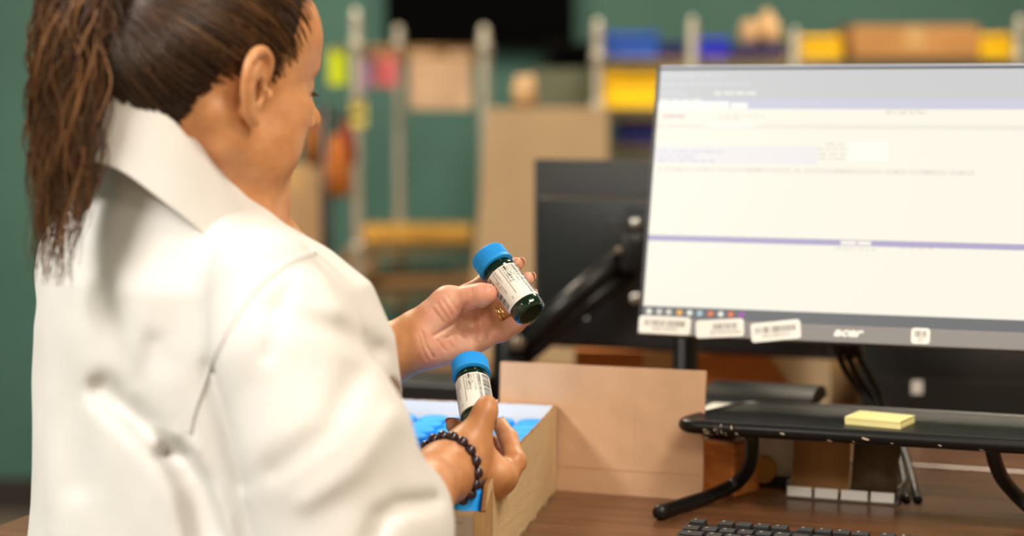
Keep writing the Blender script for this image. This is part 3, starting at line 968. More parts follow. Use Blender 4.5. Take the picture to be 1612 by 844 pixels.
MB().box((0.082, -0.0035, 0.048), (0.016, 0.001, 0.02)).build('white_sticker', m_sticker, t)
k0 = P(585, 615, 2.75)
t = thing('letter_tray', 'low black letter tray on the rear desk behind the bottle box', 'tray', yawM(V(k0.x, 2.76, DZ), -20))
MB().rbox((0.075, 0.06, 0.03), (0.15, 0.12, 0.06), 0.003).build('tray_body', m_black, t)
MB().rbox((0.075, 0.06, 0.061), (0.13, 0.10, 0.004), 0.001).build('inner_floor', m_back2, t)
# ------------------------------------------------------------------ background: racks, bins, papers on the teal wall
m_pole = mat('brushed_chrome_post', (178, 172, 158), 0.35, metal=0.55)
m_wire = mat('wire_shelf_bronze', (150, 118, 76), 0.35, metal=0.6)
def rack(name, label, posts, shelves, r=0.0135):
    """posts: four (x, y, top z) round a rectangle; shelves: heights"""
    o = posts[0]
    t = thing(name, label, 'shelving', Matrix.Translation((o[0], o[1], 0)))
    rel = [V(p[0] - o[0], p[1] - o[1], 0) for p in posts]
    for q, p in zip(rel, posts):
        m = MB().lathe([(0.006, 0), (0.02, 0.005), (0.02, 0.02), (r, 0.025), (r, p[2] - 0.02), (r * 0.85, p[2] - 0.008), (r * 0.4, p[2])], 14, M=Matrix.Translation(q))
        po = m.build('post', m_pole, t, angle=40)
        for s in shelves:
            MB().lathe([(r + 0.001, s - 0.018), (r + 0.004, s - 0.014), (r + 0.004, s + 0.014), (r + 0.001, s + 0.018)], 14, M=Matrix.Translation(q)).build('collar', m_pole, po, angle=40)
    a, b_, c, d = rel
    for s in shelves:
        w = MB()
        for (p0, p1) in ((a, b_), (b_, c), (c, d), (d, a)):
            for dz in (0, -0.025):
                w.tube([(p0.x, p0.y, s + dz), (p1.x, p1.y, s + dz)], 0.0035, 6)
            n = int((p1 - p0).length / 0.03)
            for k in range(n + 1):
                q = p0.lerp(p1, k / n)
                w.tube([(q.x, q.y, s), (q.x, q.y, s - 0.025)], 0.002, 4)
        n = int((b_ - a).length / 0.022)
        for k in range(1, n):
            p0, p1 = a.lerp(b_, k / n), d.lerp(c, k / n)
            w.tube([(p0.x, p0.y, s + 0.003), (p1.x, p1.y, s + 0.003)], 0.002, 4)
        w.build('wire_shelf', m_wire, t, smooth=True)
    return t
def pt(px, Y):
    return (px - 806) / FPX * Y
def topz(px, py, Y):
    return P(px, py, Y).z
A = [(pt(562, 4.7), 4.7, topz(562, 14, 4.7)), (pt(762, 4.8), 4.8, topz(762, 40, 4.8)), (pt(765, 5.2), 5.2, topz(765, 56, 5.2)), (pt(628, 5.1), 5.1, topz(628, 40, 5.1))]
SA = [0.25, topz(640, 455, 4.85), topz(640, 386, 4.85), topz(640, 76, 4.85)]
rack('wire_rack', 'chrome wire rack with notes clipped on it, beside the woman\'s face', A, SA)
Bp = [(pt(940, 4.75), 4.75, topz(940, 30, 4.75)), (pt(1600, 4.75), 4.75, topz(1600, 26, 4.75)), (pt(1600, 4.75), 5.2, topz(1600, 40, 5.2)), (pt(940, 4.75) + 0.02, 5.2, topz(940, 40, 5.2))]
SB = [0.25, 0.7, topz(1000, 232, 4.75), topz(1000, 171, 4.75), topz(1000, 92, 4.75)]
rk = rack('wire_rack', 'chrome wire rack carrying yellow and blue bins behind the large monitor', Bp, SB)
for px_, py_ in ((1088, 26), (1249, 44)):
    z = topz(px_, py_, 4.74)
    MB().lathe([(0.006, 0), (0.02, 0.005), (0.0135, 0.025), (0.0135, z - 0.02), (0.006, z)], 14, M=Matrix.Translation((pt(px_, 4.74) - Bp[0][0], -0.01, 0))).build('post', m_pole, rk, angle=40)

m_yb = mat('yellow_bin_plastic', (255, 206, 0), 0.45)
m_bb = mat('blue_bin_plastic', (36, 88, 190), 0.45)
m_db = mat('navy_bin_plastic', (12, 24, 110), 0.45)
m_rb = mat('royal_blue_bin_plastic', (28, 44, 225), 0.4)
def hopper(label, px0, px1, py0, py1, Y, dep, mt, group='storage bins on the racks'):
    """storage bin with a cut-down front: outer walls, floor, lip"""
    a_, b_ = P(px0, py1, Y), P(px1, py0, Y)
    w, hh = b_.x - a_.x, b_.z - a_.z
    t = thing('storage_bin', label, 'bin', Matrix.Translation((a_.x, Y, a_.z)), group)
    th = 0.004
    MB().box((w / 2, dep / 2, th / 2), (w, dep, th)).build('bin_floor', mt, t)
    for x in (th / 2, w - th / 2):
        M = frame(V(x - th / 2, 0, 0), V(0, 1, 0), V(0, 0, 1), V(1, 0, 0))
        MB().prism([(0, th), (dep, th), (dep, hh), (dep * 0.4, hh), (0, hh * 0.72)], 0, th, M=M).build('side_wall', mt, t)
    MB().box((w / 2, dep - th / 2, hh / 2), (w - 2 * th, th, hh - th)).build('back_wall', mt, t)
    f = MB().box((w / 2, th / 2, hh * 0.36 + th / 2), (w - 2 * th, th, hh * 0.72 - th))
    f.build('front_wall', mt, t)
    MB().rbox((w / 2, -0.004, hh * 0.72), (w, 0.012, 0.008), 0.002).build('lip', mt, t)
    return t
hopper('pale blue bin on the top shelf beside the leftmost post of the bin rack', 956, 1036, 46, 90, 4.80, 0.2, m_bb)
hopper('navy bin on the top shelf, left of the second post of the bin rack', 1040, 1078, 62, 90, 4.80, 0.2, m_db)
hopper('bright royal blue bin right of the second post of the bin rack', 1100, 1146, 56, 90, 4.80, 0.2, m_rb)
hopper('wide navy bin below the two beige parcels', 1150, 1238, 66, 90, 4.80, 0.2, m_db)
hopper('square yellow bin on the top shelf above the large monitor', 1256, 1326, 52, 90, 4.80, 0.2, m_yb)
hopper('long yellow bin at the left edge of the large monitor', 951, 1076, 104, 169, 4.76, 0.3, m_yb)
hopper('dark blue bin below the long yellow bin', 976, 1062, 184, 230, 4.80, 0.25, m_db)
hopper('yellow bin on the top shelf at the far right', 1545, 1595, 50, 90, 4.80, 0.2, m_yb)
m_parcel = mat('beige_paper_parcel', (196, 160, 116), 0.8, var=0.15, vscale=20, bump=0.4, bscale=40)
def lump(name, label, c, r, mt, seed, cat):
    bmx = bmesh.new()
    bmesh.ops.create_icosphere(bmx, subdivisions=3, radius=1.0)
    rr = random.Random(seed)
    fr = [(V(rr.uniform(-3, 3), rr.uniform(-3, 3), rr.uniform(-3, 3)), rr.uniform(0, 6), rr.uniform(0.03, 0.09)) for _ in range(9)]
    for v in bmx.verts:
        s = 1 + sum(a * math.sin(k.dot(v.co) * 1.6 + ph) for k, ph, a in fr)
        v.co = V(v.co.x * r[0] * s, v.co.y * r[1] * s, max(v.co.z * s, -0.93) * r[2])
    for f in bmx.faces:
        f.smooth = True
    me = bpy.data.meshes.new(name)
    bmx.to_mesh(me); bmx.free()
    me.materials.append(mt)
    o = link(name, me)
    zmin = min(v.co.z for v in me.vertices)
    o.location = (c[0], c[1], c[2] - zmin)
    return tag(o, label, cat)
top = SB[4] + 0.004
lump('paper_parcel', 'left beige paper parcel in the wide navy bin', (pt(1180, 4.84), 4.88, P(0, 84, 4.8).z), (0.026, 0.05, 0.045), m_parcel, 3, 'parcel')
lump('paper_parcel', 'right taller beige paper parcel in the wide navy bin', (pt(1212, 4.84), 4.88, P(0, 84, 4.8).z), (0.024, 0.05, 0.055), m_parcel, 4, 'parcel')
carton('brown_carton', 'wide brown carton on the top shelf right of the square yellow bin', 1342, 1540, 40, 4.82, 0.3, top, 0, mat('mid_brown_carton', (176, 128, 76), 0.8, var=0.1, vscale=8))
tb = carton('tall_carton', 'tall tan carton standing behind the turned-away monitor', 768, 958, 172, 4.3, 0.35, 0.0, 0, mat('tall_tan_carton', (182, 154, 118), 0.8, var=0.06, vscale=6))
for ch in list(tb.children):
    if ch.name.startswith('tape'):
        bpy.data.objects.remove(ch)
        continue
    if ch.name.startswith(('front', 'back')):
        me = ch.data
        for v in me.vertices:
            if v.co.x < 0.02 and v.co.z < 0.1:
                v.co.x -= 0.11
lump('crumpled_paper', 'crumpled beige paper lying on top of the tall tan carton', (pt(826, 4.45), 4.45, P(826, 172, 4.3).z + 0.003), (0.030, 0.035, 0.042), mat('beige_crumple', (170, 140, 104), 0.8), 9, 'paper')
carton('grey_green_carton', 'grey green box behind the tall tan carton', 842, 928, 108, 4.95, 0.2, 1.001, 0, mat('grey_green_card', (92, 96, 78), 0.8), flaps=False)
t = thing('plinth_cabinet', 'low dark cabinet carrying the grey green box', 'cabinet', Matrix.Translation((pt(842, 4.93), 4.93, 0)))
MB().rbox((0.0725, 0.13, 0.5), (0.143, 0.26, 1.0), 0.004).build('carcass', mat('dark_brown_laminate', (62, 48, 38), 0.5), t)
MB().rbox((0.0725, -0.002, 0.5), (0.13, 0.008, 0.92), 0.002).build('door', mat('brown_laminate_door', (74, 58, 46), 0.5), t)

# television on the wall
a_, b_ = P(606, 74, 5.52), P(904, 74, 5.52)
t = thing('wall_television', 'large black television hung high on the teal wall', 'television', Matrix.Translation((a_.x, 5.53, a_.z)))
w = b_.x - a_.x
m_tv = mat('black_glass_screen', (2, 2, 2), 0.5, spec=0.03)
MB().rbox((w / 2, 0.02, 0.22), (w, 0.04, 0.44), 0.004).build('casing', m_tv, t)
MB().box((w / 2, -0.0008, 0.22), (w - 0.02, 0.002, 0.42)).build('screen', m_tv, t)
MB().box((w / 2, 0.055, 0.22), (0.2, 0.03, 0.2)).build('wall_bracket', m_blackmetal, t)
a_ = P(862, 112, 5.3)
t = thing('dark_speaker', 'dark box speaker under the right corner of the wall television', 'speaker', Matrix.Translation((a_.x, 5.3, a_.z)))
MB().rbox((0.065, 0.13, 0.04), (0.13, 0.26, 0.08), 0.004).build('cabinet', mat('speaker_black', (14, 11, 9), 0.7, spec=0.1), t)
MB().rbox((0.065, -0.001, 0.04), (0.11, 0.006, 0.064), 0.001).build('grille', m_tv, t)
MB().box((0.065, 0.27, 0.04), (0.05, 0.06, 0.05)).build('bracket', m_blackmetal, t)

# papers and notes clipped to the rack
def paper(name, label, px0, px1, py0, py1, Y, c, group=None):
    a_, b_ = P(px0, py1, Y), P(px1, py0, Y)
    w, hh = b_.x - a_.x, b_.z - a_.z
    mt = mat('paper_%d_%d_%d' % c, c, 0.75, var=0.03, vscale=9)
    t = thing(name, label, 'paper', Matrix.Translation((a_.x, Y, a_.z)), group)
    n = 8
    vs = []
    for k in range(n + 1):
        for y0 in (0, 0.001):
            for z in (0, hh):
                vs.append((w * k / n, y0 - 0.004 * math.sin(math.pi * k / n), z))
    fs = []
    for k in range(n):
        o = k * 4
        fs += [(o, o + 4, o + 5, o + 1), (o + 2, o + 3, o + 7, o + 6), (o + 1, o + 5, o + 7, o + 3), (o, o + 2, o + 6, o + 4)]
    MB().add(vs, fs).build('sheet', mt, t, smooth=False)
    MB().box((w / 2, 0.0, hh - 0.004), (min(0.025, w * 0.6), 0.012, 0.014)).build('clip', m_wire, t)
    return t
g = 'coloured notes on the wire rack'
paper('paper_sheet', 'square cream paper sheet hanging under the wall television', 645, 742, 80, 172, 4.9, (204, 170, 138))
paper('paper_note', 'lime green note beside the woman\'s brow', 517, 546, 76, 134, 4.72, (190, 205, 0), g)
paper('paper_note', 'lilac note just right of the first rack post', 566, 584, 84, 140, 4.78, (176, 130, 176), g)
paper('paper_note', 'pink note between the two left rack posts', 590, 626, 80, 136, 4.86, (214, 106, 114), g)
paper('paper_note', 'dull yellow note low on the first rack post', 552, 576, 158, 200, 4.68, (206, 190, 96), g)
# shelf goods on rack A
m_gold = mat('golden_shelf_board', (196, 148, 60), 0.6, var=0.12, vscale=14)
def board(label, px0, px1, py0, py1, Y, dep, mt, name='shelf_board'):
    a_, b_ = P(px0, py1, Y), P(px1, py0, Y)
    t = thing(name, label, 'board', Matrix.Translation((a_.x, Y, a_.z)))
    w, hh = b_.x - a_.x, b_.z - a_.z
    MB().rbox((w / 2, dep / 2, hh / 2), (w, dep, hh), 0.003).build('board', mt, t)
    MB().rbox((w / 2, -0.002, hh / 2), (w, 0.004, hh * 0.6), 0.001).build('edge_strip', mt, t)
    return t
board('golden board lying on the middle shelf of the note rack', 566, 742, 362, 384, 4.86, 0.25, m_gold)
board('dull tan board on the lower shelf of the note rack', 580, 765, 436, 454, 4.86, 0.25, mat('tan_board', (150, 118, 78), 0.7, var=0.1))
lump('cloth_bundle', 'beige cloth bundle on the lower shelf, below the orange bag', (pt(556, 4.8), 4.84, SA[1] + 0.006), (0.05, 0.07, 0.05), mat('beige_cloth', (176, 146, 112), 0.9, var=0.1), 21, 'cloth')
# black stand with hanging goods by her face
bp_ = P(513, 300, 4.4)
t = thing('garment_stand', 'thin black upright stand behind the woman\'s chin', 'stand', Matrix.Translation((bp_.x, 4.4, 0)))
MB().tube([(0, 0, 0.01), (0, 0, P(513, 165, 4.4).z)], 0.014, 10).build('upright', m_blackmetal, t, smooth=True)
for k in range(4):
    a = math.radians(45 + 90 * k)
    MB().tube([(0, 0, 0.03), (0.22 * math.cos(a), 0.22 * math.sin(a), 0.012)], 0.01, 8).build('foot', m_blackmetal, t, smooth=True)
zt = P(513, 185, 4.4).z
MB().tube([(-0.02, 0, zt), (0.09, 0, zt + 0.005)], 0.006, 8).build('hook_arm', m_blackmetal, t, smooth=True)
def hang(label, px, py0, py1, Y, wpx, mt, seed, name='hanging_bag'):
    c, e = P(px, py0, Y), P(px, py1, Y)
    w = wpx / FPX * Y / 2
    t = thing(name, label, 'bag', Matrix.Translation((c.x, Y, e.z)))
    hh = c.z - e.z
    r = random.Random(seed)
    prof = [(w * 0.5, 0.0), (w * 0.95, hh * 0.08), (w, hh * 0.35), (w * 0.9, hh * 0.62), (w * 0.55, hh * 0.86), (w * 0.2, hh)]
    MB().lathe(prof, 16, ripple=lambda i, k: w * 0.08 * math.sin(k * 1.9 + i)).build('pouch', mt, t, smooth=True)
    MB().tube([(0, 0, hh), (0.003, 0, hh + 0.02), (0, 0, hh + 0.035)], 0.003, 6).build('loop', m_black, t)
    return t
hang('dark red bag hanging beside the black stand', 545, 190, 262, 4.46, 30, mat('dark_red_fabric', (120, 38, 26), 0.8), 1)
hang('orange bag hanging low beside the black stand', 530, 212, 310, 4.40, 40, mat('burnt_orange_fabric', (168, 92, 22), 0.7, var=0.25, vscale=30), 2)
hang('amber bag hanging left of the black stand', 494, 180, 262, 4.46, 32, mat('amber_fabric', (150, 86, 20), 0.7, var=0.3, vscale=30), 3)
carton('carton_stack', 'upper beige carton of the stack behind the woman\'s chin', 420, 503, 262, 4.6, 0.3, P(400, 492, 4.58).z + 0.004, 0, mat('beige_stack_carton', (172, 138, 100), 0.8, var=0.06))
carton('carton_stack', 'lower wide carton on the floor behind the woman\'s shoulder', 400, 503, 492, 4.58, 0.34, 0.0, 0, mat('beige_stack_carton2', (150, 118, 84), 0.8, var=0.06))
# ------------------------------------------------------------------ the person: distance fields meshed with surface nets
F4 = np.float32
def surfnets(fn, lo, hi, vox):
    lo, hi = np.array(lo, F4), np.array(hi, F4)
    n = np.ceil((hi - lo) / vox).astype(int) + 1
    ax = [lo[i] + vox * np.arange(n[i], dtype=F4) for i in range(3)]
    D = np.empty(n, F4)
    step = 24
    for i in range(0, n[0], step):
        x, y, z = ax[0][i:i + step, None, None], ax[1][None, :, None], ax[2][None, None, :]
        D[i:i + step] = fn(x, y, z)
    S = D < 0
    c = S[:-1, :-1, :-1].astype(np.int8)
    tot = np.zeros(c.shape, np.int8)
    for a in (0, 1):
        for b in (0, 1):
            for d in (0, 1):
                tot += S[a:n[0] - 1 + a, b:n[1] - 1 + b, d:n[2] - 1 + d]
    act = (tot > 0) & (tot < 8)
    idx = np.full(act.shape, -1, np.int64)
    I, J, K = np.nonzero(act)
    idx[I, J, K] = np.arange(len(I))
    acc = np.zeros((len(I), 3), np.float64)
    cnt = np.zeros(len(I))
    corner = [(a, b, d) for a in (0, 1) for b in (0, 1) for d in (0, 1)]
    for p in corner:
        for axis in range(3):
            if p[axis]:
                continue
            q = list(p); q[axis] = 1
            v0, v1 = D[I + p[0], J + p[1], K + p[2]], D[I + q[0], J + q[1], K + q[2]]
            m = (v0 < 0) != (v1 < 0)
            t = np.where(m, v0 / np.where(m, v0 - v1, 1), 0)
            pos = np.array(p, float)[None, :].repeat(len(I), 0)
            pos[:, axis] += t
            acc[m] += pos[m]
            cnt[m] += 1
    vs = (acc / cnt[:, None] + np.stack([I, J, K], 1)) * vox + lo
    quads = []
    for axis in range(3):
        sl0, sl1 = [slice(1, -1)] * 3, [slice(1, -1)] * 3
        sl0[axis], sl1[axis] = slice(0, -1), slice(1, None)
        s0, s1 = S[tuple(sl0)], S[tuple(sl1)]
        e = np.nonzero(s0 != s1)
        g = [e[0] + 1, e[1] + 1, e[2] + 1]
        g[axis] = e[axis]
        u, w = (axis + 1) % 3, (axis + 2) % 3
        def cell(du, dw):
            k = [g[0].copy(), g[1].copy(), g[2].copy()]
            k[u] -= du; k[w] -= dw
            return idx[k[0], k[1], k[2]]
        q = np.stack([cell(1, 1), cell(0, 1), cell(0, 0), cell(1, 0)], 1)
        fl = ~s0[e]
        q[fl] = q[fl][:, ::-1]
        quads.append(q)
    q = np.concatenate(quads)
    q = q[(q >= 0).all(1)]
    return vs, q

def np_mesh(name, vs, qs, mats, smooth=True, attr=None):
    me = bpy.data.meshes.new(name)
    me.vertices.add(len(vs))
    me.vertices.foreach_set('co', np.asarray(vs, F4).ravel())
    me.loops.add(len(qs) * 4)
    me.loops.foreach_set('vertex_index', np.asarray(qs, np.int32).ravel())
    me.polygons.add(len(qs))
    me.polygons.foreach_set('loop_start', np.arange(0, len(qs) * 4, 4, dtype=np.int32))
    me.update(calc_edges=True)
    me.validate()
    me.polygons.foreach_set('use_smooth', [smooth] * len(me.polygons))
    for m in (mats if isinstance(mats, (list, tuple)) else [mats]):
        me.materials.append(m)
    if attr:
        for k, a in attr.items():
            at_ = me.attributes.new(k, 'FLOAT', 'POINT')
            at_.data.foreach_set('value', np.asarray(a, F4))
    return me

def ball(x, y, z, c, r):
    return np.sqrt((x - c[0]) ** 2 + (y - c[1]) ** 2 + (z - c[2]) ** 2) - F4(r)
def ell(x, y, z, c, r):
    a, b, d = (x - c[0]), (y - c[1]), (z - c[2])
    k0 = np.sqrt((a / r[0]) ** 2 + (b / r[1]) ** 2 + (d / r[2]) ** 2) + F4(1e-6)
    k1 = np.sqrt((a / r[0] ** 2) ** 2 + (b / r[1] ** 2) ** 2 + (d / r[2] ** 2) ** 2) + F4(1e-6)
    return k0 * (k0 - 1) / k1
def cone(x, y, z, a, b, ra, rb):
    bx_, by_, bz_ = [F4(b[i] - a[i]) for i in range(3)]
    px, py, pz = x - F4(a[0]), y - F4(a[1]), z - F4(a[2])
    h = np.clip((px * bx_ + py * by_ + pz * bz_) / F4(bx_ * bx_ + by_ * by_ + bz_ * bz_ + 1e-12), 0, 1)
    return np.sqrt((px - h * bx_) ** 2 + (py - h * by_) ** 2 + (pz - h * bz_) ** 2) - (F4(ra) + F4(rb - ra) * h)
def smin(a, b, k):
    h = np.maximum(F4(k) - np.abs(a - b), 0) / F4(k)
    return np.minimum(a, b) - h * h * F4(k * 0.25)
def smax(a, b, k):
    return -smin(-a, -b, k)
def chain(x, y, z, pts, k):
    d = None
    for p, q in zip(pts[:-1], pts[1:]):
        e = cone(x, y, z, p[0], q[0], p[1], q[1])
        d = e if d is None else smin(d, e, k)
    return d

def to_px(x, y, z):
    c, sn = F4(math.cos(PITCH)), F4(math.sin(PITCH))
    dep = y * c - (z - F4(CAMZ)) * sn
    return F4(806) + F4(FPX) * x / dep, F4(422) - F4(FPX) * (y * sn + (z - F4(CAMZ)) * c) / dep
def poly_d2(u, v, pts):
    """squared distance, in the plane across the line of sight, to a polyline"""
    m = None
    for a, b in zip(pts[:-1], pts[1:]):
        bx_, by_ = F4(b[0] - a[0]), F4(b[1] - a[1])
        p, q = u - F4(a[0]), v - F4(a[1])
        h = np.clip((p * bx_ + q * by_) / F4(bx_ * bx_ + by_ * by_ + 1e-6), 0, 1)
        e = (p - h * bx_) ** 2 + (q - h * by_) ** 2
        m = e if m is None else np.minimum(m, e)
    return m

def skin_mat():
    m = bpy.data.materials.new('warm_skin')
    m.use_nodes = True
    nt = m.node_tree
    b = nt.nodes['Principled BSDF']
    b.inputs['Roughness'].default_value = 0.42
    b.inputs['Subsurface Weight'].default_value = 0.25
    b.inputs['Subsurface Radius'].default_value = (1.0, 0.35, 0.18)
    b.inputs['Subsurface Scale'].default_value = 0.005
    tc = nt.nodes.new('ShaderNodeTexCoord')
    n1 = nt.nodes.new('ShaderNodeTexNoise'); n1.inputs['Scale'].default_value = 55; n1.inputs['Detail'].default_value = 5
    n2 = nt.nodes.new('ShaderNodeTexNoise'); n2.inputs['Scale'].default_value = 420; n2.inputs['Detail'].default_value = 3
    vo = nt.nodes.new('ShaderNodeTexVoronoi'); vo.inputs['Scale'].default_value = 900
    at_ = nt.nodes.new('ShaderNodeAttribute'); at_.attribute_name = 'palm'
    for n in (n1, n2, vo):
        nt.links.new(tc.outputs['Object'], n.inputs['Vector'])
    r1 = nt.nodes.new('ShaderNodeValToRGB')
    r1.color_ramp.elements[0].position, r1.color_ramp.elements[1].position = 0.3, 0.72
    r1.color_ramp.elements[0].color, r1.color_ramp.elements[1].color = lin((192, 130, 82)), lin((212, 154, 106))
    r2 = nt.nodes.new('ShaderNodeValToRGB')
    r2.color_ramp.elements[0].position, r2.color_ramp.elements[1].position = 0.3, 0.7
    r2.color_ramp.elements[0].color, r2.color_ramp.elements[1].color = lin((228, 158, 132)), lin((240, 190, 164))
    mx = nt.nodes.new('ShaderNodeMix'); mx.data_type = 'RGBA'
    nt.links.new(n1.outputs['Fac'], r1.inputs['Fac']); nt.links.new(n1.outputs['Fac'], r2.inputs['Fac'])
    nt.links.new(at_.outputs['Fac'], mx.inputs['Factor'])
    nt.links.new(r1.outputs['Color'], mx.inputs[6]); nt.links.new(r2.outputs['Color'], mx.inputs[7])
    nt.links.new(mx.outputs[2], b.inputs['Base Color'])
    ad = nt.nodes.new('ShaderNodeMath'); ad.operation = 'ADD'
    nt.links.new(n2.outputs['Fac'], ad.inputs[0]); nt.links.new(vo.outputs['Distance'], ad.inputs[1])
    bp = nt.nodes.new('ShaderNodeBump'); bp.inputs['Strength'].default_value = 0.10; bp.inputs['Distance'].default_value = 0.001
    nt.links.new(ad.outputs[0], bp.inputs['Height']); nt.links.new(bp.outputs['Normal'], b.inputs['Normal'])
    return m
m_skin = skin_mat()

# ---- head frame: x forward (face), y left, z up, origin between the ear canals
HTH, HPH, HRO = math.radians(42), math.radians(9), 0.0
hf_ = V(math.cos(HTH) * math.cos(HPH), math.sin(HTH) * math.cos(HPH), -math.sin(HPH))
hl_ = V(-math.sin(HTH), math.cos(HTH), 0)
hu_ = hf_.cross(hl_) * 1.0
EAR = P(403, 142, 1.74)
HS = 1.03
HC = EAR + hl_ * 0.074 * HS
HM = frame(HC, hf_ * HS, hl_ * HS, hu_ * HS)
HI = HM.inverted()
# torso frame
TTH = math.radians(50)
tf_, tl_ = V(math.cos(TTH), math.sin(TTH), 0), V(-math.sin(TTH), math.cos(TTH), 0)
C7 = P(238, 262, 1.775)
def T(f, l, z):
    return V(C7.x, C7.y, 0) + tf_ * f + tl_ * l + V(0, 0, C7.z + z)

nb0 = HI @ T(0.055, 0.0, -0.03)       # neck foot in the head frame
nb1 = HI @ T(0.085, 0.0, -0.10)
shR = HI @ T(0.06, -0.10, -0.12)
shL = HI @ T(0.06, 0.10, -0.12)
scm = HI @ T(0.10, -0.02, -0.075)
scmL = HI @ T(0.10, 0.02, -0.075)

def ear_sdf(x, y, z, s):
    # s = -1 right ear; ear plane leans out, its rim is a chain of points (x fwd, out, z)
    o = 0.0715
    rim = [(0.010, 0.002, 0.012), (0.009, 0.006, 0.026), (-0.001, 0.010, 0.0345), (-0.013, 0.015, 0.031), (-0.0205, 0.018, 0.019), (-0.0205, 0.017, 0.003), (-0.0145, 0.013, -0.012), (-0.007, 0.008, -0.023), (0.001, 0.0045, -0.028)]
    rad = [0.0028, 0.0033, 0.0037, 0.0040, 0.0040, 0.0036, 0.0036, 0.0045, 0.0052]
    pts = [((a, s * (o + b), c), r) for (a, b, c), r in zip(rim, rad)]
    pts = [(tuple(q[:3]), q[3]) for q in [list(w_) + [r_] for w_, r_ in zip(smooth_path([p for p, _ in pts], 4), np.interp(np.linspace(0, 1, 4 * (len(rad) - 1) + 1), np.linspace(0, 1, len(rad)), rad))]]
    d = chain(x, y, z, pts, 0.003)
    # bowl: a flattened disc between the rim and the head
    disc = ell(x, y + (x * 0.42) * s * 1.0, z, (-0.006, s * (o + 0.0055), 0.004), (0.018, 0.0045, 0.030))
    d = smin(d, disc, 0.004)
    anti = chain(x, y, z, [((-0.005, s * (o + 0.012), 0.022), 0.0026), ((-0.0125, s * (o + 0.0145), 0.010), 0.0028), ((-0.012, s * (o + 0.013), -0.004), 0.0027), ((-0.004, s * (o + 0.009), -0.014), 0.003)], 0.002)
    d = smin(d, anti, 0.003)
    trag = ell(x, y, z, (0.0105, s * (o + 0.007), -0.003), (0.0035, 0.0045, 0.0065))
    d = smin(d, trag, 0.003)
    hole = ell(x, y, z, (0.000, s * (o + 0.0095), -0.001), (0.0075, 0.011, 0.0115))
    d = smax(d, -chain(x, y, z, [((-0.001, s * (o + 0.0165), 0.0275), 0.0022), ((-0.0155, s * (o + 0.0195), 0.019), 0.0026), ((-0.0165, s * (o + 0.0185), 0.004), 0.0022)], 0.002), 0.003)
    d = smax(d, -hole, 0.003)
    return d
def cranium(x, y, z, g=0.0):
    d = ell(x, y, z, (-0.012, 0, 0.047), (0.096 + g, 0.0745 + g, 0.083 + g))
    d = smin(d, ell(x, y, z, (0.042, 0, 0.056), (0.062 + g, 0.062 + g, 0.062 + g)), 0.03)
    return d
def head_sdf(x, y, z, seg='all'):
    ay = np.abs(y)
    d = cranium(x, y, z)
    d = smin(d, ell(x, ay, z, (0.040, 0.0, -0.012), (0.054, 0.060, 0.066)), 0.02)
    d = smin(d, ell(x, ay, z, (0.057, 0.041, -0.012), (0.026, 0.022, 0.020)), 0.014)      # cheekbone
    d = smin(d, ell(x, ay, z, (0.045, 0.038, -0.043), (0.032, 0.027, 0.034)), 0.016)       # cheek
    d = smin(d, cone(x, ay, z, (-0.002, 0.050, -0.045), (0.070, 0.012, -0.086), 0.019, 0.017), 0.022)   # jaw
    d = smin(d, ball(x, y, z, (0.075, 0, -0.088), 0.0155), 0.016)
    d = smin(d, ell(x, y, z, (0.072, 0, -0.050), (0.024, 0.029, 0.030)), 0.016)
    d = smin(d, cone(x, y, z, (0.020, 0, -0.052), (0.055, 0, -0.080), 0.034, 0.022), 0.02)  # under the chin
    d = smin(d, cone(x, ay, z, (0.090, 0.008, 0.034), (0.080, 0.036, 0.036), 0.0085, 0.008), 0.012)     # brow
    d = smax(d, -ell(x, ay, z, (0.101, 0.031, 0.018), (0.013, 0.017, 0.011)), 0.012)
    d = smin(d, ball(x, ay, z, (0.0775, 0.0305, 0.017), 0.0130), 0.004)                    # lowered lids
    nose = cone(x, y, z, (0.094, 0, 0.030), (0.1125, 0, -0.006), 0.0066, 0.0090)
    nose = smin(nose, ball(x, y, z, (0.1155, 0, -0.0095), 0.0095), 0.006)
    nose = smin(nose, ell(x, ay, z, (0.1020, 0.0105, -0.0145), (0.0105, 0.0068, 0.0078)), 0.005)
    nose = smax(nose, -ell(x, ay, z, (0.1075, 0.0055, -0.0215), (0.005, 0.003, 0.004)), 0.002)
    d = smin(d, nose, 0.009)
    d = smin(d, ell(x, y, z, (0.0915, 0, -0.0445), (0.0095, 0.021, 0.0055)), 0.005)
    d = smin(d, ell(x, y, z, (0.0905, 0, -0.0545), (0.0095, 0.019, 0.0065)), 0.005)
    d = smax(d, -cone(x, ay, z, (0.103, 0, -0.0495), (0.091, 0.023, -0.0505), 0.0026, 0.002), 0.003)
    # neck, shoulders' roots and the neck tendons
    neck = chain(x, y, z, [((-0.030, 0, -0.02), 0.050), (tuple(nb0), 0.056), (tuple(nb1), 0.085)], 0.03)
    neck = smin(neck, cone(x, y, z, (0.012, 0, -0.062), tuple(nb1), 0.036, 0.05), 0.03)
    neck = smin(neck, cone(x, y, z, (-0.022, -0.050, -0.025), tuple(scm), 0.015, 0.012), 0.016)
    neck = smin(neck, cone(x, y, z, (-0.022, 0.050, -0.025), tuple(scmL), 0.015, 0.012), 0.016)
    neck = smin(neck, cone(x, y, z, tuple(nb0), tuple(shR), 0.045, 0.03), 0.03)
    neck = smin(neck, cone(x, y, z, tuple(nb0), tuple(shL), 0.045, 0.03), 0.03)
    d = smin(d, neck, 0.022)
    d = smin(d, ear_sdf(x, y, z, -1), 0.0045)
    d = smin(d, ear_sdf(x, y, z, 1), 0.0045)
    return d
hv, hq = surfnets(lambda x, y, z: head_sdf(x, y, z), (-0.22, -0.2, -0.235), (0.135, 0.2, 0.14), 0.0021)
HMn = np.array(HM)
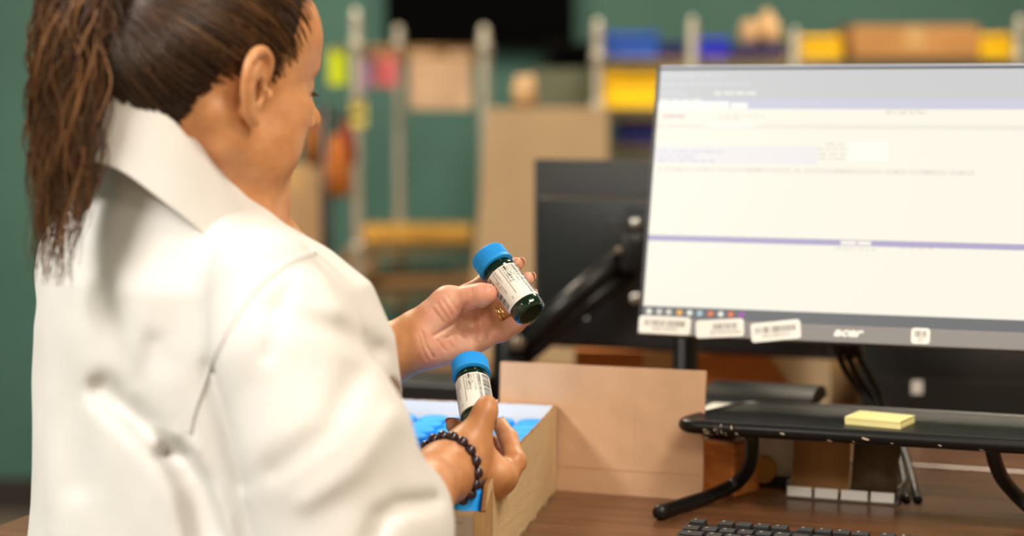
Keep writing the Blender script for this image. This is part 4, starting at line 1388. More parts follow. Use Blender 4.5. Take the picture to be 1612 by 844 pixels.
hvw = hv @ HMn[:3, :3].T + HMn[:3, 3]

# ---- hands and forearms, in world coordinates
def hpts(*a):
    return [(tuple(P(*q[:3])), q[3] / 1000.0) for q in a]
LW = (655, 532, 2.003)
L_fore = hpts((480, 632, 2.02, 40), (560, 586, 2.012, 33), (615, 556, 2.006, 28), (655, 533, 2.003, 24.5))
L_palm = [hpts((662, 516, 2.006, 17), (734, 468, 2.034, 12.0)), hpts((664, 528, 2.008, 17), (752, 484, 2.036, 12.5)), hpts((666, 540, 2.006, 17), (764, 505, 2.034, 12.0)), hpts((670, 548, 2.002, 17), (755, 534, 2.024, 12.5))]
L_then = [hpts((668, 520, 1.998, 17), (700, 487, 1.996, 17.5)), hpts((684, 552, 1.999, 15), (730, 544, 2.008, 14))]
L_thumb = hpts((688, 495, 1.998, 16.5), (707, 473, 1.996, 14.0), (741, 468, 1.988, 11.6), (760, 464, 1.983, 11.2), (768, 462, 1.981, 9.0))
L_fing = [hpts((734, 465, 2.034, 11), (764, 445, 2.047, 10), (797, 428, 2.043, 8.6), (813, 416, 2.027, 7.6)),
          hpts((752, 484, 2.036, 11.5), (788, 471, 2.052, 10), (813, 453, 2.041, 8.6), (830, 439, 2.020, 7.6)),
          hpts((764, 505, 2.034, 11), (797, 494, 2.046, 9.8), (820, 478, 2.036, 8.4), (833, 465, 2.019, 7.5)),
          hpts((755, 534, 2.024, 11.5), (790, 523, 2.026, 9.8), (811, 511, 2.026, 9.0), (824, 503, 2.023, 7.8))]
def crease(pts, r=1.1):
    return hpts(*[(a, b, c, r) for a, b, c in pts])
L_cr = [crease([(716, 497, 1.990), (722, 515, 2.0), (716, 535, 2.006), (704, 552, 1.998)], 1.2), crease([(738, 492, 2.017), (736, 510, 2.020), (742, 532, 2.014)], 1.2),
        crease([(664, 520, 1.979), (668, 540, 1.979), (676, 558, 1.985)], 1.0), crease([(770, 524, 2.016), (775, 512, 2.022), (790, 508, 2.027)], 1.4),
        crease([(688, 540, 1.985), (710, 536, 1.996)], 0.8)]
def hand_l(x, y, z):
    d = chain(x, y, z, L_fore, 0.02)
    d = smin(d, cone(x, y, z, tuple(P(560, 592, 2.0)), tuple(P(655, 545, 1.99)), 0.02, 0.0105), 0.02)
    p = None
    for c in L_palm:
        e = chain(x, y, z, c, 0.01)
        p = e if p is None else smin(p, e, 0.014)
    for c in L_then:
        p = smin(p, chain(x, y, z, c, 0.01), 0.016)
    d = smin(d, p, 0.018)
    d = smin(d, chain(x, y, z, L_thumb, 0.008), 0.013)
    f = None
    for c in L_fing:
        e = chain(x, y, z, c, 0.005)
        f = e if f is None else smin(f, e, 0.0022)
    d = smin(d, f, 0.007)
    u, v = to_px(x, y, z)
    fr = np.clip((F4(2.026) - y) / F4(0.008), 0, 1)
    for pts, w, dp in L_FOLD:
        d = d + F4(dp / 1000.0) * np.exp(-poly_d2(u, v, pts) / F4(w * w)) * fr
    return d
L_FOLD = [([(735, 479), (728, 493), (714, 510), (683, 529)], 3.0, 1.6), ([(752, 484), (750, 503), (753, 536)], 2.6, 1.5),
          ([(768, 531), (769, 517), (775, 511), (786, 505)], 2.4, 2.0), ([(664, 522), (671, 545), (682, 562)], 2.4, 1.3), ([(659, 527), (664, 548), (672, 566)], 2.4, 0.9),
          ([(688, 478), (704, 500)], 2.0, 0.7), ([(696, 472), (712, 497)], 2.0, 0.7), ([(704, 467), (720, 490)], 2.0, 0.6), ([(681, 486), (696, 506)], 2.0, 0.7),
          ([(688, 536), (701, 552)], 2.2, 0.9), ([(704, 533), (714, 549)], 2.2, 0.9), ([(719, 530), (728, 546)], 2.2, 0.8), ([(735, 528), (742, 542)], 2.2, 0.7),
          ([(742, 456), (745, 467), (743, 476)], 1.8, 0.7), ([(748, 456), (750, 466)], 1.6, 0.5), ([(739, 506), (741, 520)], 13.0, 3.0), ([(742, 515), (724, 523), (700, 533)], 2.2, 0.8)]
R_fore = hpts((545, 862, 1.64, 40), (600, 820, 1.70, 37), (655, 778, 1.77, 32), (700, 744, 1.833, 27), (716, 733, 1.853, 26))
R_palm = [hpts((722, 722, 1.862, 17), (791, 753, 1.884, 12.5)), hpts((722, 732, 1.868, 18), (777, 766, 1.890, 12.5)), hpts((720, 740, 1.875, 18), (760, 769, 1.902, 12)), hpts((718, 745, 1.883, 16), (744, 766, 1.914, 11.5))]
R_thumb = hpts((728, 716, 1.862, 17), (742, 693, 1.868, 16), (756, 668, 1.870, 12.2), (764, 648, 1.874, 11.2), (767, 638, 1.877, 9.8))
R_fing = [hpts((791, 753, 1.884, 12.5), (811, 727, 1.902, 11.0), (800, 690, 1.928, 9.6), (788, 670, 1.944, 8.4)),
          hpts((777, 766, 1.890, 12.5), (803, 742, 1.925, 10.6), (775, 700, 1.955, 9.2), (738, 674, 1.955, 8.8), (714, 670, 1.940, 8.2)),
          hpts((760, 769, 1.902, 12), (786, 752, 1.94, 10.2), (757, 712, 1.968, 9), (722, 690, 1.958, 8)),
          hpts((744, 766, 1.914, 11.5), (765, 752, 1.948, 9.2), (744, 722, 1.97, 8), (724, 706, 1.966, 7))]
def hand_r(x, y, z):
    d = chain(x, y, z, R_fore, 0.02)
    p = None
    for c in R_palm:
        e = chain(x, y, z, c, 0.01)
        p = e if p is None else smin(p, e, 0.016)
    p = smin(p, cone(x, y, z, tuple(P(744, 698, 1.872)), tuple(P(785, 744, 1.888)), 0.0125, 0.011), 0.018)   # web
    d = smin(d, p, 0.02)
    d = smin(d, chain(x, y, z, R_thumb, 0.008), 0.016)
    f = None
    for c in R_fing:
        e = chain(x, y, z, c, 0.005)
        f = e if f is None else smin(f, e, 0.0022)
    d = smin(d, f, 0.008)
    for (a, b) in (((790, 747, 1.872), 10), ((774, 760, 1.876), 9.5), ((757, 765, 1.888), 9)):   # knuckles
        d = smin(d, ball(x, y, z, tuple(P(*a)), b / 1000.0), 0.012)
    d = smax(d, -chain(x, y, z, crease([(800, 700, 1.915), (812, 706, 1.908)], 1.0), 0.002), 0.003)
    return d
def bounds(lists, pad):
    a = np.array([p for l in lists for p, r in l])
    return a.min(0) - pad, a.max(0) + pad
lo_, hi_ = bounds(L_palm + [L_thumb] + L_fing + [L_fore[1:]], 0.045)
lv, lq = surfnets(hand_l, lo_, hi_, 0.00125)
lo_, hi_ = bounds(R_palm + [R_thumb] + R_fing + [R_fore[1:]], 0.045)
rv, rq = surfnets(hand_r, lo_, hi_, 0.00135)
# upper arms under the coat keep the body one figure
sR, sL = P(436, 450, 1.69), T(0.045, 0.165, -0.095)
elR, elL = P(556, 852, 1.63), P(385, 690, 2.03)
def trunk(x, y, z):
    d = cone(x, y, z, tuple(sR), tuple(elR), 0.04, 0.036)
    d = smin(d, cone(x, y, z, tuple(elR), R_fore[1][0], 0.038, 0.036), 0.02)
    d = smin(d, cone(x, y, z, tuple(sL), tuple(elL), 0.04, 0.036), 0.02)
    d = smin(d, cone(x, y, z, tuple(elL), L_fore[1][0], 0.038, 0.032), 0.02)
    for s in (-1, 1):
        d = smin(d, cone(x, y, z, tuple(T(0.075, s * 0.06, -0.17)), tuple(T(0.07, s * 0.06, -0.60)), 0.065, 0.085), 0.04)
    d = smin(d, cone(x, y, z, tuple(T(0.06, -0.10, -0.14)), tuple(T(0.06, 0.10, -0.14)), 0.04, 0.04), 0.04)
    return d
tv, tq = surfnets(trunk, tuple(np.minimum(np.minimum(sR, sL), np.minimum(elR, T(0, 0, -0.75))) - 0.22), tuple(np.maximum(np.maximum(sR, elL), np.maximum(sL, L_fore[1][0])) + 0.16), 0.009)
allv = np.concatenate([hvw, lv, rv, tv])
allq = np.concatenate([hq, lq + len(hvw), rq + len(hvw) + len(lv), tq + len(hvw) + len(lv) + len(rv)])
# palm tint: inner side of the left hand and of the fingers
palm = np.zeros(len(allv))
camd = lv - np.array([0, 0, CAMZ])
pc_ = np.array(P(715, 510, 2.0))
palm[len(hvw):len(hvw) + len(lv)] = np.clip((lv[:, 0] - P(648, 530, 2.0).x) / 0.02, 0, 1) * np.clip((2.035 - lv[:, 1]) / 0.02, 0, 1)
k0 = len(hvw) + len(lv)
dtip = np.min([np.linalg.norm(rv - np.array(p[0]), axis=1) for c in R_fing for p in c[2:]], axis=0)
palm[k0:k0 + len(rv)] = 0.35 * np.clip(1 - dtip / 0.03, 0, 1)
base_p = T(0.02, 0, 0); base_p.z = 0
person = thing('person', 'woman in a white lab coat holding up two pill bottles, seen from behind', 'person', Matrix.Translation(base_p))
bpn = np.array(base_p)
body = link('body', np_mesh('body', allv - bpn, allq, m_skin, attr={'palm': palm}), person)

# ---- fingernails
m_nail = mat('fingernail', (236, 190, 162), 0.28, coat=0.3)
def nail(c, along, normal, w, l, r):
    """a curved plate on the fingertip"""
    z = normal.normalized()
    y = (along - z * along.dot(z)).normalized()
    x = y.cross(z)
    vs, fs, n, m = [], [], 8, 8
    for j in range(m + 1):
        v = -1 + 2 * j / m
        hw = w * (1 - 0.25 * max(0, v) ** 2 - 0.18 * max(0, -v) ** 3)
        for i in range(n + 1):
            u = -1 + 2 * i / n
            yy = v * l * (1 - (0.22 * u * u if v > 0 else 0.12 * u * u))
            a = u * hw / r
            vs.append(c + x * (r * math.sin(a)) + y * yy + z * (r * math.cos(a) - r + 0.0003 - 0.0005 * v * v))
    for j in range(m):
        for i in range(n):
            o = j * (n + 1) + i
            fs.append((o, o + 1, o + n + 2, o + n + 1))
    o = MB().add([v - base_p for v in vs], fs).build('fingernail', m_nail, person, smooth=True)
    md = o.modifiers.new('thick', 'SOLIDIFY'); md.thickness = 0.0007
    return o
def tipnail(chain_, normal, w=0.0056, l=0.0066):
    a, b = V(*chain_[-2][0]), V(*chain_[-1][0])
    d = (b - a).normalized()
    n = (normal - d * normal.dot(d)).normalized()
    r = chain_[-1][1]
    nail(b + n * (r - 0.0004) + d * 0.0015, d, n, w, l, r)
tipnail(L_fing[0], V(0.75, 0.55, 0.25))
tipnail(L_fing[1], V(0.75, 0.55, 0.15))
tipnail(L_fing[2], V(0.75, 0.6, 0.05))
tipnail(L_fing[3], V(0.2, 0.9, -0.3))
tipnail(L_thumb, V(0.05, -0.25, 0.96), 0.0055, 0.0066)
tipnail(R_thumb, V(0.95, 0.05, 0.25), 0.0058, 0.0068)
tipnail(R_fing[0], V(0.4, 0.6, 0.7))
tipnail(R_fing[1], V(-0.2, 0.7, 0.7))

# ---- rings on the ring finger
m_gold2 = mat('yellow_gold', (232, 194, 132), 0.22, metal=1.0)
a_, b_ = V(*L_fing[2][0][0]), V(*L_fing[2][1][0])
dr = (b_ - a_).normalized()
for k, (f, rr) in enumerate(((0.50, 0.0021), (0.68, 0.0016))):
    c = a_.lerp(b_, f) - base_p
    x = dr.orthogonal().normalized(); y = dr.cross(x)
    rad = 0.0110 - 0.0009 * f
    ro = MB().tube([c + (x * math.cos(t_) + y * math.sin(t_)) * rad for t_ in [2 * math.pi * i / 36 for i in range(36)]], rr, 8, closed=True).build('ring', m_gold2, person, smooth=True)
    ro['label'] = ('wider', 'thinner')[k] + ' gold ring on the left ring finger'

# ---- bead bracelet
m_bead = mat('dark_purple_stone_bead', (46, 25, 36), 0.16, var=0.3, vscale=120, coat=0.5)
br_ = bpy.data.objects.new('bead_bracelet', None); COL.objects.link(br_); br_.parent = person
br_['label'] = 'bracelet of dark purple stone beads on the right wrist'
wc, wd_ = V(*R_fore[3][0]), (V(*R_fore[4][0]) - V(*R_fore[2][0])).normalized()
wc = P(706, 740, 1.842)
wd_ = (wd_ + V(0.16, 0, -0.12)).normalized()
x = wd_.orthogonal().normalized(); y = wd_.cross(x)
bmx = bmesh.new(); bmesh.ops.create_uvsphere(bmx, u_segments=16, v_segments=10, radius=0.0064)
for f in bmx.faces: f.smooth = True
bme = bpy.data.meshes.new('bead'); bmx.to_mesh(bme); bmx.free(); bme.materials.append(m_bead)
NB = 18
for k in range(NB):
    a = 2 * math.pi * k / NB
    o = link('bead', bme, br_)
    o.location = wc - base_p + (x * math.cos(a) + y * math.sin(a)) * 0.0330
MB().tube([wc - base_p + (x * math.cos(2 * math.pi * k / 48) + y * math.sin(2 * math.pi * k / 48)) * 0.0330 for k in range(48)], 0.0008, 5, closed=True).build('elastic_cord', m_black, br_)

# ---- lab coat
def coat_mat():
    m = mat('white_cotton_twill', (215, 212, 208), 0.85, var=0.015, vscale=30, sheen=0.15)
    nt = m.node_tree
    tc = [n for n in nt.nodes if n.type == 'TEX_COORD'][0]
    w = nt.nodes.new('ShaderNodeTexWave'); w.inputs['Scale'].default_value = 420; w.inputs['Distortion'].default_value = 0.6
    n2 = nt.nodes.new('ShaderNodeTexNoise'); n2.inputs['Scale'].default_value = 45; n2.inputs['Detail'].default_value = 6
    ad = nt.nodes.new('ShaderNodeMath'); ad.operation = 'MULTIPLY_ADD'; ad.inputs[1].default_value = 0.12
    nt.links.new(tc.outputs['Object'], w.inputs['Vector']); nt.links.new(tc.outputs['Object'], n2.inputs['Vector'])
    nt.links.new(w.outputs['Fac'], ad.inputs[0]); nt.links.new(n2.outputs['Fac'], ad.inputs[2])
    bp = nt.nodes.new('ShaderNodeBump'); bp.inputs['Strength'].default_value = 0.22; bp.inputs['Distance'].default_value = 0.004
    nt.links.new(ad.outputs[0], bp.inputs['Height']); nt.links.new(bp.outputs['Normal'], nt.nodes['Principled BSDF'].inputs['Normal'])
    return m
m_coat = coat_mat()
zk = np.array([-0.72, -0.50, -0.34, -0.24, -0.16, -0.11, -0.08, -0.053, -0.03, -0.01, 0.02, 0.05]) + C7.z
wk = np.array([0.245, 0.225, 0.212, 0.208, 0.203, 0.183, 0.148, 0.108, 0.082, 0.072, 0.066, 0.060])
dk = np.array([0.175, 0.150, 0.142, 0.138, 0.132, 0.120, 0.100, 0.078, 0.064, 0.056, 0.050, 0.046])
fk = np.array([0.06, 0.07, 0.075, 0.075, 0.07, 0.060, 0.050, 0.034, 0.026, 0.021, 0.018, 0.016])
def torso(x, y, z):
    dx, dy = x - F4(C7.x), y - F4(C7.y)
    f, l = dx * F4(tf_.x) + dy * F4(tf_.y), dx * F4(tl_.x) + dy * F4(tl_.y)
    zz = np.asarray(z, F4)
    w = np.interp(zz, zk, wk).astype(F4); dd = np.interp(zz, zk, dk).astype(F4); fc = np.interp(zz, zk, fk).astype(F4)
    a, b = np.abs(l) / w, np.abs(f - fc) / dd
    e = (a ** F4(2.3) + b ** F4(2.3)) ** F4(1 / 2.3)
    d = (e - 1) * np.minimum(w, dd) * F4(0.9)
    return smax(d, zz - F4(C7.z + 0.046), 0.012)
S_R = [(tuple(P(418, 454, 1.678)), 0.053), (tuple(P(456, 560, 1.648)), 0.062), (tuple(P(508, 700, 1.63)), 0.071), (tuple(P(556, 852, 1.63)), 0.078)]
S_R2 = [(tuple(P(556, 852, 1.63)), 0.077), (tuple(P(594, 826, 1.672)), 0.062), (tuple(P(628, 803, 1.715)), 0.049)]
S_L = [(tuple(T(0.05, 0.150, -0.105)), 0.060), (tuple(P(385, 690, 2.03)), 0.058), (tuple(P(518, 590, 2.010)), 0.033)]
S_Lc = [(tuple(P(480, 608, 2.012)), 0.041), (tuple(P(533, 579, 2.006)), 0.037)]
def G(pts):
    return [(tuple(P(a, b, c)), r / 1000.0) for a, b, c, r in pts]
C_FOLD = [([(160, 615), (205, 650), (245, 690), (275, 722), (300, 770), (318, 850)], 22, 19), ([(240, 540), (226, 600), (232, 660)], 16, 4),
          ([(252, 676), (275, 686)], 10, -4), ([(262, 712), (292, 722), (318, 760), (345, 850)], 13, 15), ([(305, 700), (330, 760), (368, 850)], 9, -4),
          ([(428, 486), (470, 505), (530, 520), (590, 550)], 20, 6), ([(455, 455), (436, 500), (424, 560)], 12, 5), ([(470, 440), (505, 450), (535, 490)], 16, -4),
          ([(585, 850), (598, 815), (630, 795), (680, 790)], 14, 9), ([(560, 590), (520, 680), (430, 740)], 24, 5),
          ([(620, 660), (560, 740), (480, 790)], 20, -4), ([(330, 580), (352, 660), (385, 760)], 16, 4), ([(150, 420), (190, 520), (200, 600)], 20, 4),
          ([(60, 500), (110, 620), (120, 760)], 26, 7), ([(20, 560), (60, 700), (70, 840)], 26, -6), ([(300, 380), (290, 470), (265, 560)], 30, 3)]
def coat_sdf(x, y, z):
    dt = torso(x, y, z)
    ds = chain(x, y, z, S_R, 0.03)
    # the armhole: sleeve head set into the body with a small fold and a stitched ridge
    d = smin(dt, ds, 0.016)
    d2 = chain(x, y, z, S_R2, 0.03)
    d = smin(d, d2, 0.03)
    dl = chain(x, y, z, S_L, 0.03)
    dl = smin(dl, chain(x, y, z, S_Lc, 0.01), 0.012)
    d = smin(d, dl, 0.02)
    u, v = to_px(x, y, z)
    fr = np.clip((F4(1.80) - y) / F4(0.06), 0, 1)
    for pts, w, dp in C_FOLD:
        d = d + F4(dp / 1000.0) * np.exp(-poly_d2(u, v, pts) / F4(w * w)) * fr
    wob = np.sin(x * 31 + z * 17) * np.sin(y * 27 - z * 23 + 1.0) * F4(0.0012) + np.sin(x * 63 - z * 40 + 2) * np.sin(y * 55 + z * 31) * F4(0.0004)
    d = d + wob
    # open the sleeve ends
    return d
cw = [V(*S_R2[-1][0]), (V(*S_R2[-1][0]) - V(*S_R2[-2][0])).normalized()]
cl = [V(*S_Lc[-1][0]), (V(*S_Lc[-1][0]) - V(*S_Lc[0][0])).normalized()]
def coat_cut(x, y, z):
    d = coat_sdf(x, y, z)
    for (c, n), r, far in ((cw, 0.0375, 0.012), (cl, 0.0345, 0.010)):
        t_ = (x - F4(c.x)) * F4(n.x) + (y - F4(c.y)) * F4(n.y) + (z - F4(c.z)) * F4(n.z)
        q = c + n * 0.20
        bore = cone(x, y, z, tuple(c - n * 0.05), tuple(q), r, r)
        nearend = ball(x, y, z, tuple(c), 0.12)
        cut = smax(-(t_ - F4(far)), -nearend, 0.001)
        d = smax(d, -smax(-cut, F4(-1.0) + 0 * t_, 0.001), 0.006) if False else d
        # flat end just past the cuff, then a bore for the forearm
        plane = np.where(nearend < 0, t_ - F4(far), F4(-0.05))
        d = np.maximum(d, plane)
        d = smax(d, -bore, 0.004)
    # neck opening
    nk = T(0.055, 0, 0)
    d = smax(d, -cone(x, y, z, tuple(T(0.055, 0, -0.03)), tuple(T(0.10, 0, 0.10)), 0.062, 0.075), 0.008)
    return d
pts_ = np.array([p for l in (S_R, S_R2, S_L, S_Lc) for p, r in l])
lo_ = np.minimum(pts_.min(0) - 0.11, np.array(T(0, 0, 0)) - [0.30, 0.28, 0])
hi_ = np.maximum(pts_.max(0) + 0.09, np.array(T(0, 0, 0)) + [0.28, 0.32, 0.05])
lo_[2] = 0.50
cv, cq = surfnets(coat_cut, lo_, hi_, 0.0045)
coat_me = np_mesh('lab_coat', cv - bpn, cq, m_coat)
coat = link('lab_coat', coat_me, person)
coat['label'] = 'loose white cotton lab coat with set-in sleeves'

def on_coat(px, py):
    o = np.array([0, 0, CAMZ]); t_ = np.array(P(px, py, 1.0)) - o
    t_ /= np.linalg.norm(t_)
    k = 1.2
    for _ in range(80):
        p = o + t_ * k
        e = float(coat_cut(*[np.array([[[q]]], F4) for q in p])[0, 0, 0])
        if e < 0.0004 or k > 2.4:
            break
        k += e * 0.7
    return V(*(o + t_ * k))
for pts in ([(497, 398), (458, 412), (420, 440), (385, 480), (352, 535), (326, 592), (306, 650), (300, 682)], ):
    w = [on_coat(*p) - base_p for p in [q[:2] for q in smooth_path([(a, b, 0) for a, b in pts], 5)]]
    MB().tube(w, 0.0019, 8).build('armhole_seam', m_coat, coat, smooth=True)

# collar: stand, fold and falling leaf round the neck
def collar():
    n = 72
    rings = []
    prof = [(-0.004, -0.030), (-0.0045, -0.01), (-0.003, 0.016), (0.000, 0.0235), (0.0045, 0.0245), (0.009, 0.019), (0.014, 0.004), (0.019, -0.014), (0.0235, -0.031), (0.0245, -0.036)]
    vs, fs = [], []
    for i in range(n + 1):
        a = math.radians(-152 + 304 * i / n)           # 0 is the nape
        ca, sa = math.cos(a), math.sin(a)
        fr = (1 - ca) / 2                                # 0 nape .. 1 throat
        ex, ey = 0.066 + 0.004 * fr, 0.070
        cxf = 0.031 + 0.035 * fr
        hz = 0.063 - 0.282 * min(fr, 0.55) - 0.06 * max(0, fr - 0.55)
        ln = 1.55 - 0.2 * fr
        end = min(1.0, (1 - abs(2 * i / n - 1)) * 12 + 0.25)
        for (o, zz) in prof:
            lean = 0.25 * max(0, zz + 0.03)
            fl = (ex + o * ln * (1.1 + 0.3 * fr) + lean) * -ca + cxf
            lt = (ey + o * ln + lean * 0.6) * sa
            z_ = hz + (zz if zz > 0 or o < 0.004 else zz * ln) + 0.0012 * math.sin(a * 9 + o * 200)
            vs.append(T(fl, lt, z_) - base_p)
    m = len(prof)
    for i in range(n):
        for j in range(m - 1):
            fs.append((i * m + j, i * m + j + 1, (i + 1) * m + j + 1, (i + 1) * m + j))
    o = MB().add(vs, fs).build('collar', m_coat, coat, smooth=True)
    md = o.modifiers.new('thick', 'SOLIDIFY'); md.thickness = 0.0022; md.offset = 0
    md = o.modifiers.new('sub', 'SUBSURF'); md.levels = 1; md.render_levels = 2
    return o
collar()

# ---- hair
def hair_mat():
    m = bpy.data.materials.new('brown_hair')
    m.use_nodes = True
    nt = m.node_tree
    b = nt.nodes['Principled BSDF']
    b.inputs['Roughness'].default_value = 0.36
    b.inputs['Specular IOR Level'].default_value = 0.45
    at_ = nt.nodes.new('ShaderNodeAttribute'); at_.attribute_name = 'tone'
    r = nt.nodes.new('ShaderNodeValToRGB')
    r.color_ramp.elements[0].color, r.color_ramp.elements[1].color = lin((34, 22, 14)), lin((150, 106, 66))
    e = r.color_ramp.elements.new(0.55); e.color = lin((78, 52, 32))
    nt.links.new(at_.outputs['Fac'], r.inputs['Fac']); nt.links.new(r.outputs['Color'], b.inputs['Base Color'])
    return m
m_hair = hair_mat()
m_cap_hair = mat('dense_dark_hair', (36, 24, 16), 0.8, var=0.3, vscale=60)
TIE = np.array([-0.106, 0.0, 0.068])
def hair_sdf(x, y, z):
    d = cranium(x, y, z, 0.0035)
    d = smin(d, cone(x, y, z, (-0.072, 0, 0.012), (-0.052, 0, -0.050), 0.050, 0.037), 0.03)
    ay = np.abs(y)
    sB = -((x + 0.014) * F4(-0.967) + (z - 0.030) * F4(0.254))            # behind the ear to the nape
    sA = -((x - 0.066) * F4(-0.943) + (z - 0.085) * F4(0.333)) + ay * F4(0.0)
    sZ = F4(0.022) - z
    reg = smin(sB + F4(0.005), smax(sA + F4(0.010), sZ + F4(0.006), 0.01), 0.012)
    d = smax(d, reg, 0.022)
    d = smax(d, F4(-0.062) - z, 0.01)
    tie = ball(x, y, z, tuple(TIE), 0.022)
    return smin(d, tie, 0.02)
gv, gq = surfnets(hair_sdf, (-0.14, -0.1, -0.10), (0.11, 0.1, 0.15), 0.0025)
rngn = np.random.default_rng(3)
hair_v, hair_q, hair_t = [], [], []
off = 0
def add_strands(paths, rad, tones, sides=3, taper=None):
    """paths: N x M x 3 in head space"""
    global off
    Np, M_, _ = paths.shape
    tang = np.gradient(paths, axis=1)
    tang /= np.linalg.norm(tang, axis=2, keepdims=True) + 1e-9
    ref = np.tile(np.array([0.31, 0.87, 0.38]), (Np, M_, 1))
    n1 = np.cross(tang, ref); n1 /= np.linalg.norm(n1, axis=2, keepdims=True) + 1e-9
    n2 = np.cross(tang, n1)
    tp = np.ones(M_) if taper is None else taper
    ring = []
    for s in range(sides):
        a = 2 * math.pi * s / sides
        ring.append(paths + (n1 * math.cos(a) + n2 * math.sin(a)) * (rad[:, None] * tp[None, :])[:, :, None])
    vs = np.stack(ring, 2).reshape(-1, 3)
    base = (np.arange(Np)[:, None, None] * M_ + np.arange(M_ - 1)[None, :, None]) * sides + np.arange(sides)[None, None, :]
    nxt = (np.arange(Np)[:, None, None] * M_ + np.arange(M_ - 1)[None, :, None]) * sides + ((np.arange(sides) + 1) % sides)[None, None, :]
    q = np.stack([base, nxt, nxt + sides, base + sides], -1).reshape(-1, 4)
    hair_v.append(vs); hair_q.append(q + off); hair_t.append(np.repeat(tones, M_ * sides))
    off += len(vs)
# strands over the scalp: from the hairline and from all over the scalp towards the tie
def project(dirs, c0, g):
    lo = np.full(dirs.shape[0], 0.02); hi = np.full(dirs.shape[0], 0.22)
    for _ in range(22):
        mid = (lo + hi) / 2
        p = c0 + dirs * mid[:, None]
        v = smin(cranium(p[:, 0], p[:, 1], p[:, 2], 0.0065), cone(p[:, 0], p[:, 1], p[:, 2], (-0.072, 0, 0.012), (-0.052, 0, -0.050), 0.051, 0.039), 0.03)
        ins = v < g
        lo = np.where(ins, mid, lo); hi = np.where(ins, hi, mid)
    return c0 + dirs * lo[:, None]
NS, MS = 3200, 16
c0 = np.array([-0.03, 0, 0.03])
vv = rngn.normal(size=(NS * 5, 3)); vv /= np.linalg.norm(vv, axis=1, keepdims=True)
pc0 = project(vv, c0, 0.0)
rB = -((pc0[:, 0] + 0.014) * -0.967 + (pc0[:, 2] - 0.030) * 0.254)
rA = -((pc0[:, 0] - 0.066) * -0.943 + (pc0[:, 2] - 0.085) * 0.333)
rg = np.minimum(rB, np.maximum(rA, 0.010 - pc0[:, 2]))
ok = (rg < np.abs(rngn.normal(size=len(vv))) * 0.005) & (np.linalg.norm(pc0 - TIE, axis=1) > 0.02) & (pc0[:, 2] > -0.056)
wgt = ok & ((rg > -0.03) | (rngn.uniform(size=len(vv)) < 0.55))
start = pc0[wgt][:NS]
NS = len(start)
d0 = start - c0; d0 /= np.linalg.norm(d0, axis=1, keepdims=True)
d1 = TIE - c0; d1 /= np.linalg.norm(d1)
d1 = d1[None] + rngn.normal(size=(NS, 3)) * 0.07
d1 /= np.linalg.norm(d1, axis=1, keepdims=True)
om = np.arccos(np.clip((d0 * d1).sum(1), -1, 1))
paths = np.zeros((NS, MS, 3))
amp = rngn.uniform(-0.06, 0.06, NS)
lift = rngn.uniform(-0.0008, 0.0016, NS)
for k in range(MS):
    t_ = k / (MS - 1)
    w0, w1 = np.sin((1 - t_) * om) / np.sin(om), np.sin(t_ * om) / np.sin(om)
    d = d0 * w0[:, None] + d1 * w1[:, None]
    side = np.cross(d0, d1)
    d = d + side * (amp * math.sin(math.pi * t_))[:, None]
    d /= np.linalg.norm(d, axis=1, keepdims=True)
    g = lift * math.sin(math.pi * min(1, t_ * 1.1 + 0.05)) - 0.0068 * max(0, 1 - t_ / 0.22) ** 1.5
    paths[:, k] = project(d, c0, g)
fall = np.clip(rngn.normal(0.36, 0.18, NS) + 0.26 * np.clip((start[:, 0] - 0.0) / 0.08, -0.6, 1), 0, 1)
add_strands(paths, rngn.uniform(0.0006, 0.0013, NS), fall, taper=np.linspace(0.7, 1.0, MS))
# ponytail: from the tie back and down, wavy
NP, MP = 520, 30
spine_t = np.linspace(0, 1, MP)
sp_pts = np.array([[-0.104, 0, 0.068], [-0.124, 0.002, 0.082], [-0.139, 0.004, 0.070], [-0.142, 0.006, 0.025], [-0.134, 0.010, -0.04], [-0.130, 0.012, -0.11], [-0.128, 0.014, -0.19]])
spi = np.stack([np.interp(spine_t, np.linspace(0, 1, 7), sp_pts[:, i]) for i in range(3)], 1)
spread = np.interp(spine_t, [0, 0.15, 0.4, 0.7, 1], [0.010, 0.022, 0.036, 0.038, 0.018])
r0 = np.sqrt(rngn.uniform(0, 1, NP)); an = rngn.uniform(0, 2 * math.pi, NP)
pp = np.zeros((NP, MP, 3))
len_ = rngn.uniform(0.72, 1.0, NP)
ph, fq, am = rngn.uniform(0, 6.28, NP), rngn.uniform(2.0, 4.0, NP), rngn.uniform(0.002, 0.008, NP)
for k in range(MP):
    s = np.interp(spine_t[k] * len_, spine_t, spread)
    sk = [np.interp(spine_t[k] * len_, spine_t, spi[:, i]) for i in range(3)]
    wob = am * math.sin(min(1, spine_t[k] * 2) * 1.57)
    pp[:, k, 0] = sk[0] + r0 * np.cos(an) * s * 0.8 + wob * np.sin(fq * spine_t[k] * 6.28 + ph)
    pp[:, k, 1] = sk[1] + r0 * np.sin(an) * s + wob * np.cos(fq * spine_t[k] * 6.28 + ph * 1.3)
    pp[:, k, 2] = sk[2] + rngn.uniform(-0.004, 0.004)
add_strands(pp, rngn.uniform(0.0008, 0.0018, NP), np.clip(rngn.normal(0.60, 0.2, NP), 0, 1), taper=np.clip(np.linspace(1.6, 0.2, MP), 0, 1))
hv2 = np.concatenate(hair_v); hq2 = np.concatenate(hair_q); ht2 = np.concatenate(hair_t)
hv2 = np.concatenate([gv, hv2]); hq2 = np.concatenate([gq, hq2 + len(gv)]); ht2 = np.concatenate([np.full(len(gv), 0.12), ht2])
hvw2 = hv2 @ HMn[:3, :3].T + HMn[:3, 3]
hair = link('hair', np_mesh('hair', hvw2 - bpn, hq2, [m_hair, m_cap_hair], attr={'tone': ht2}), person)
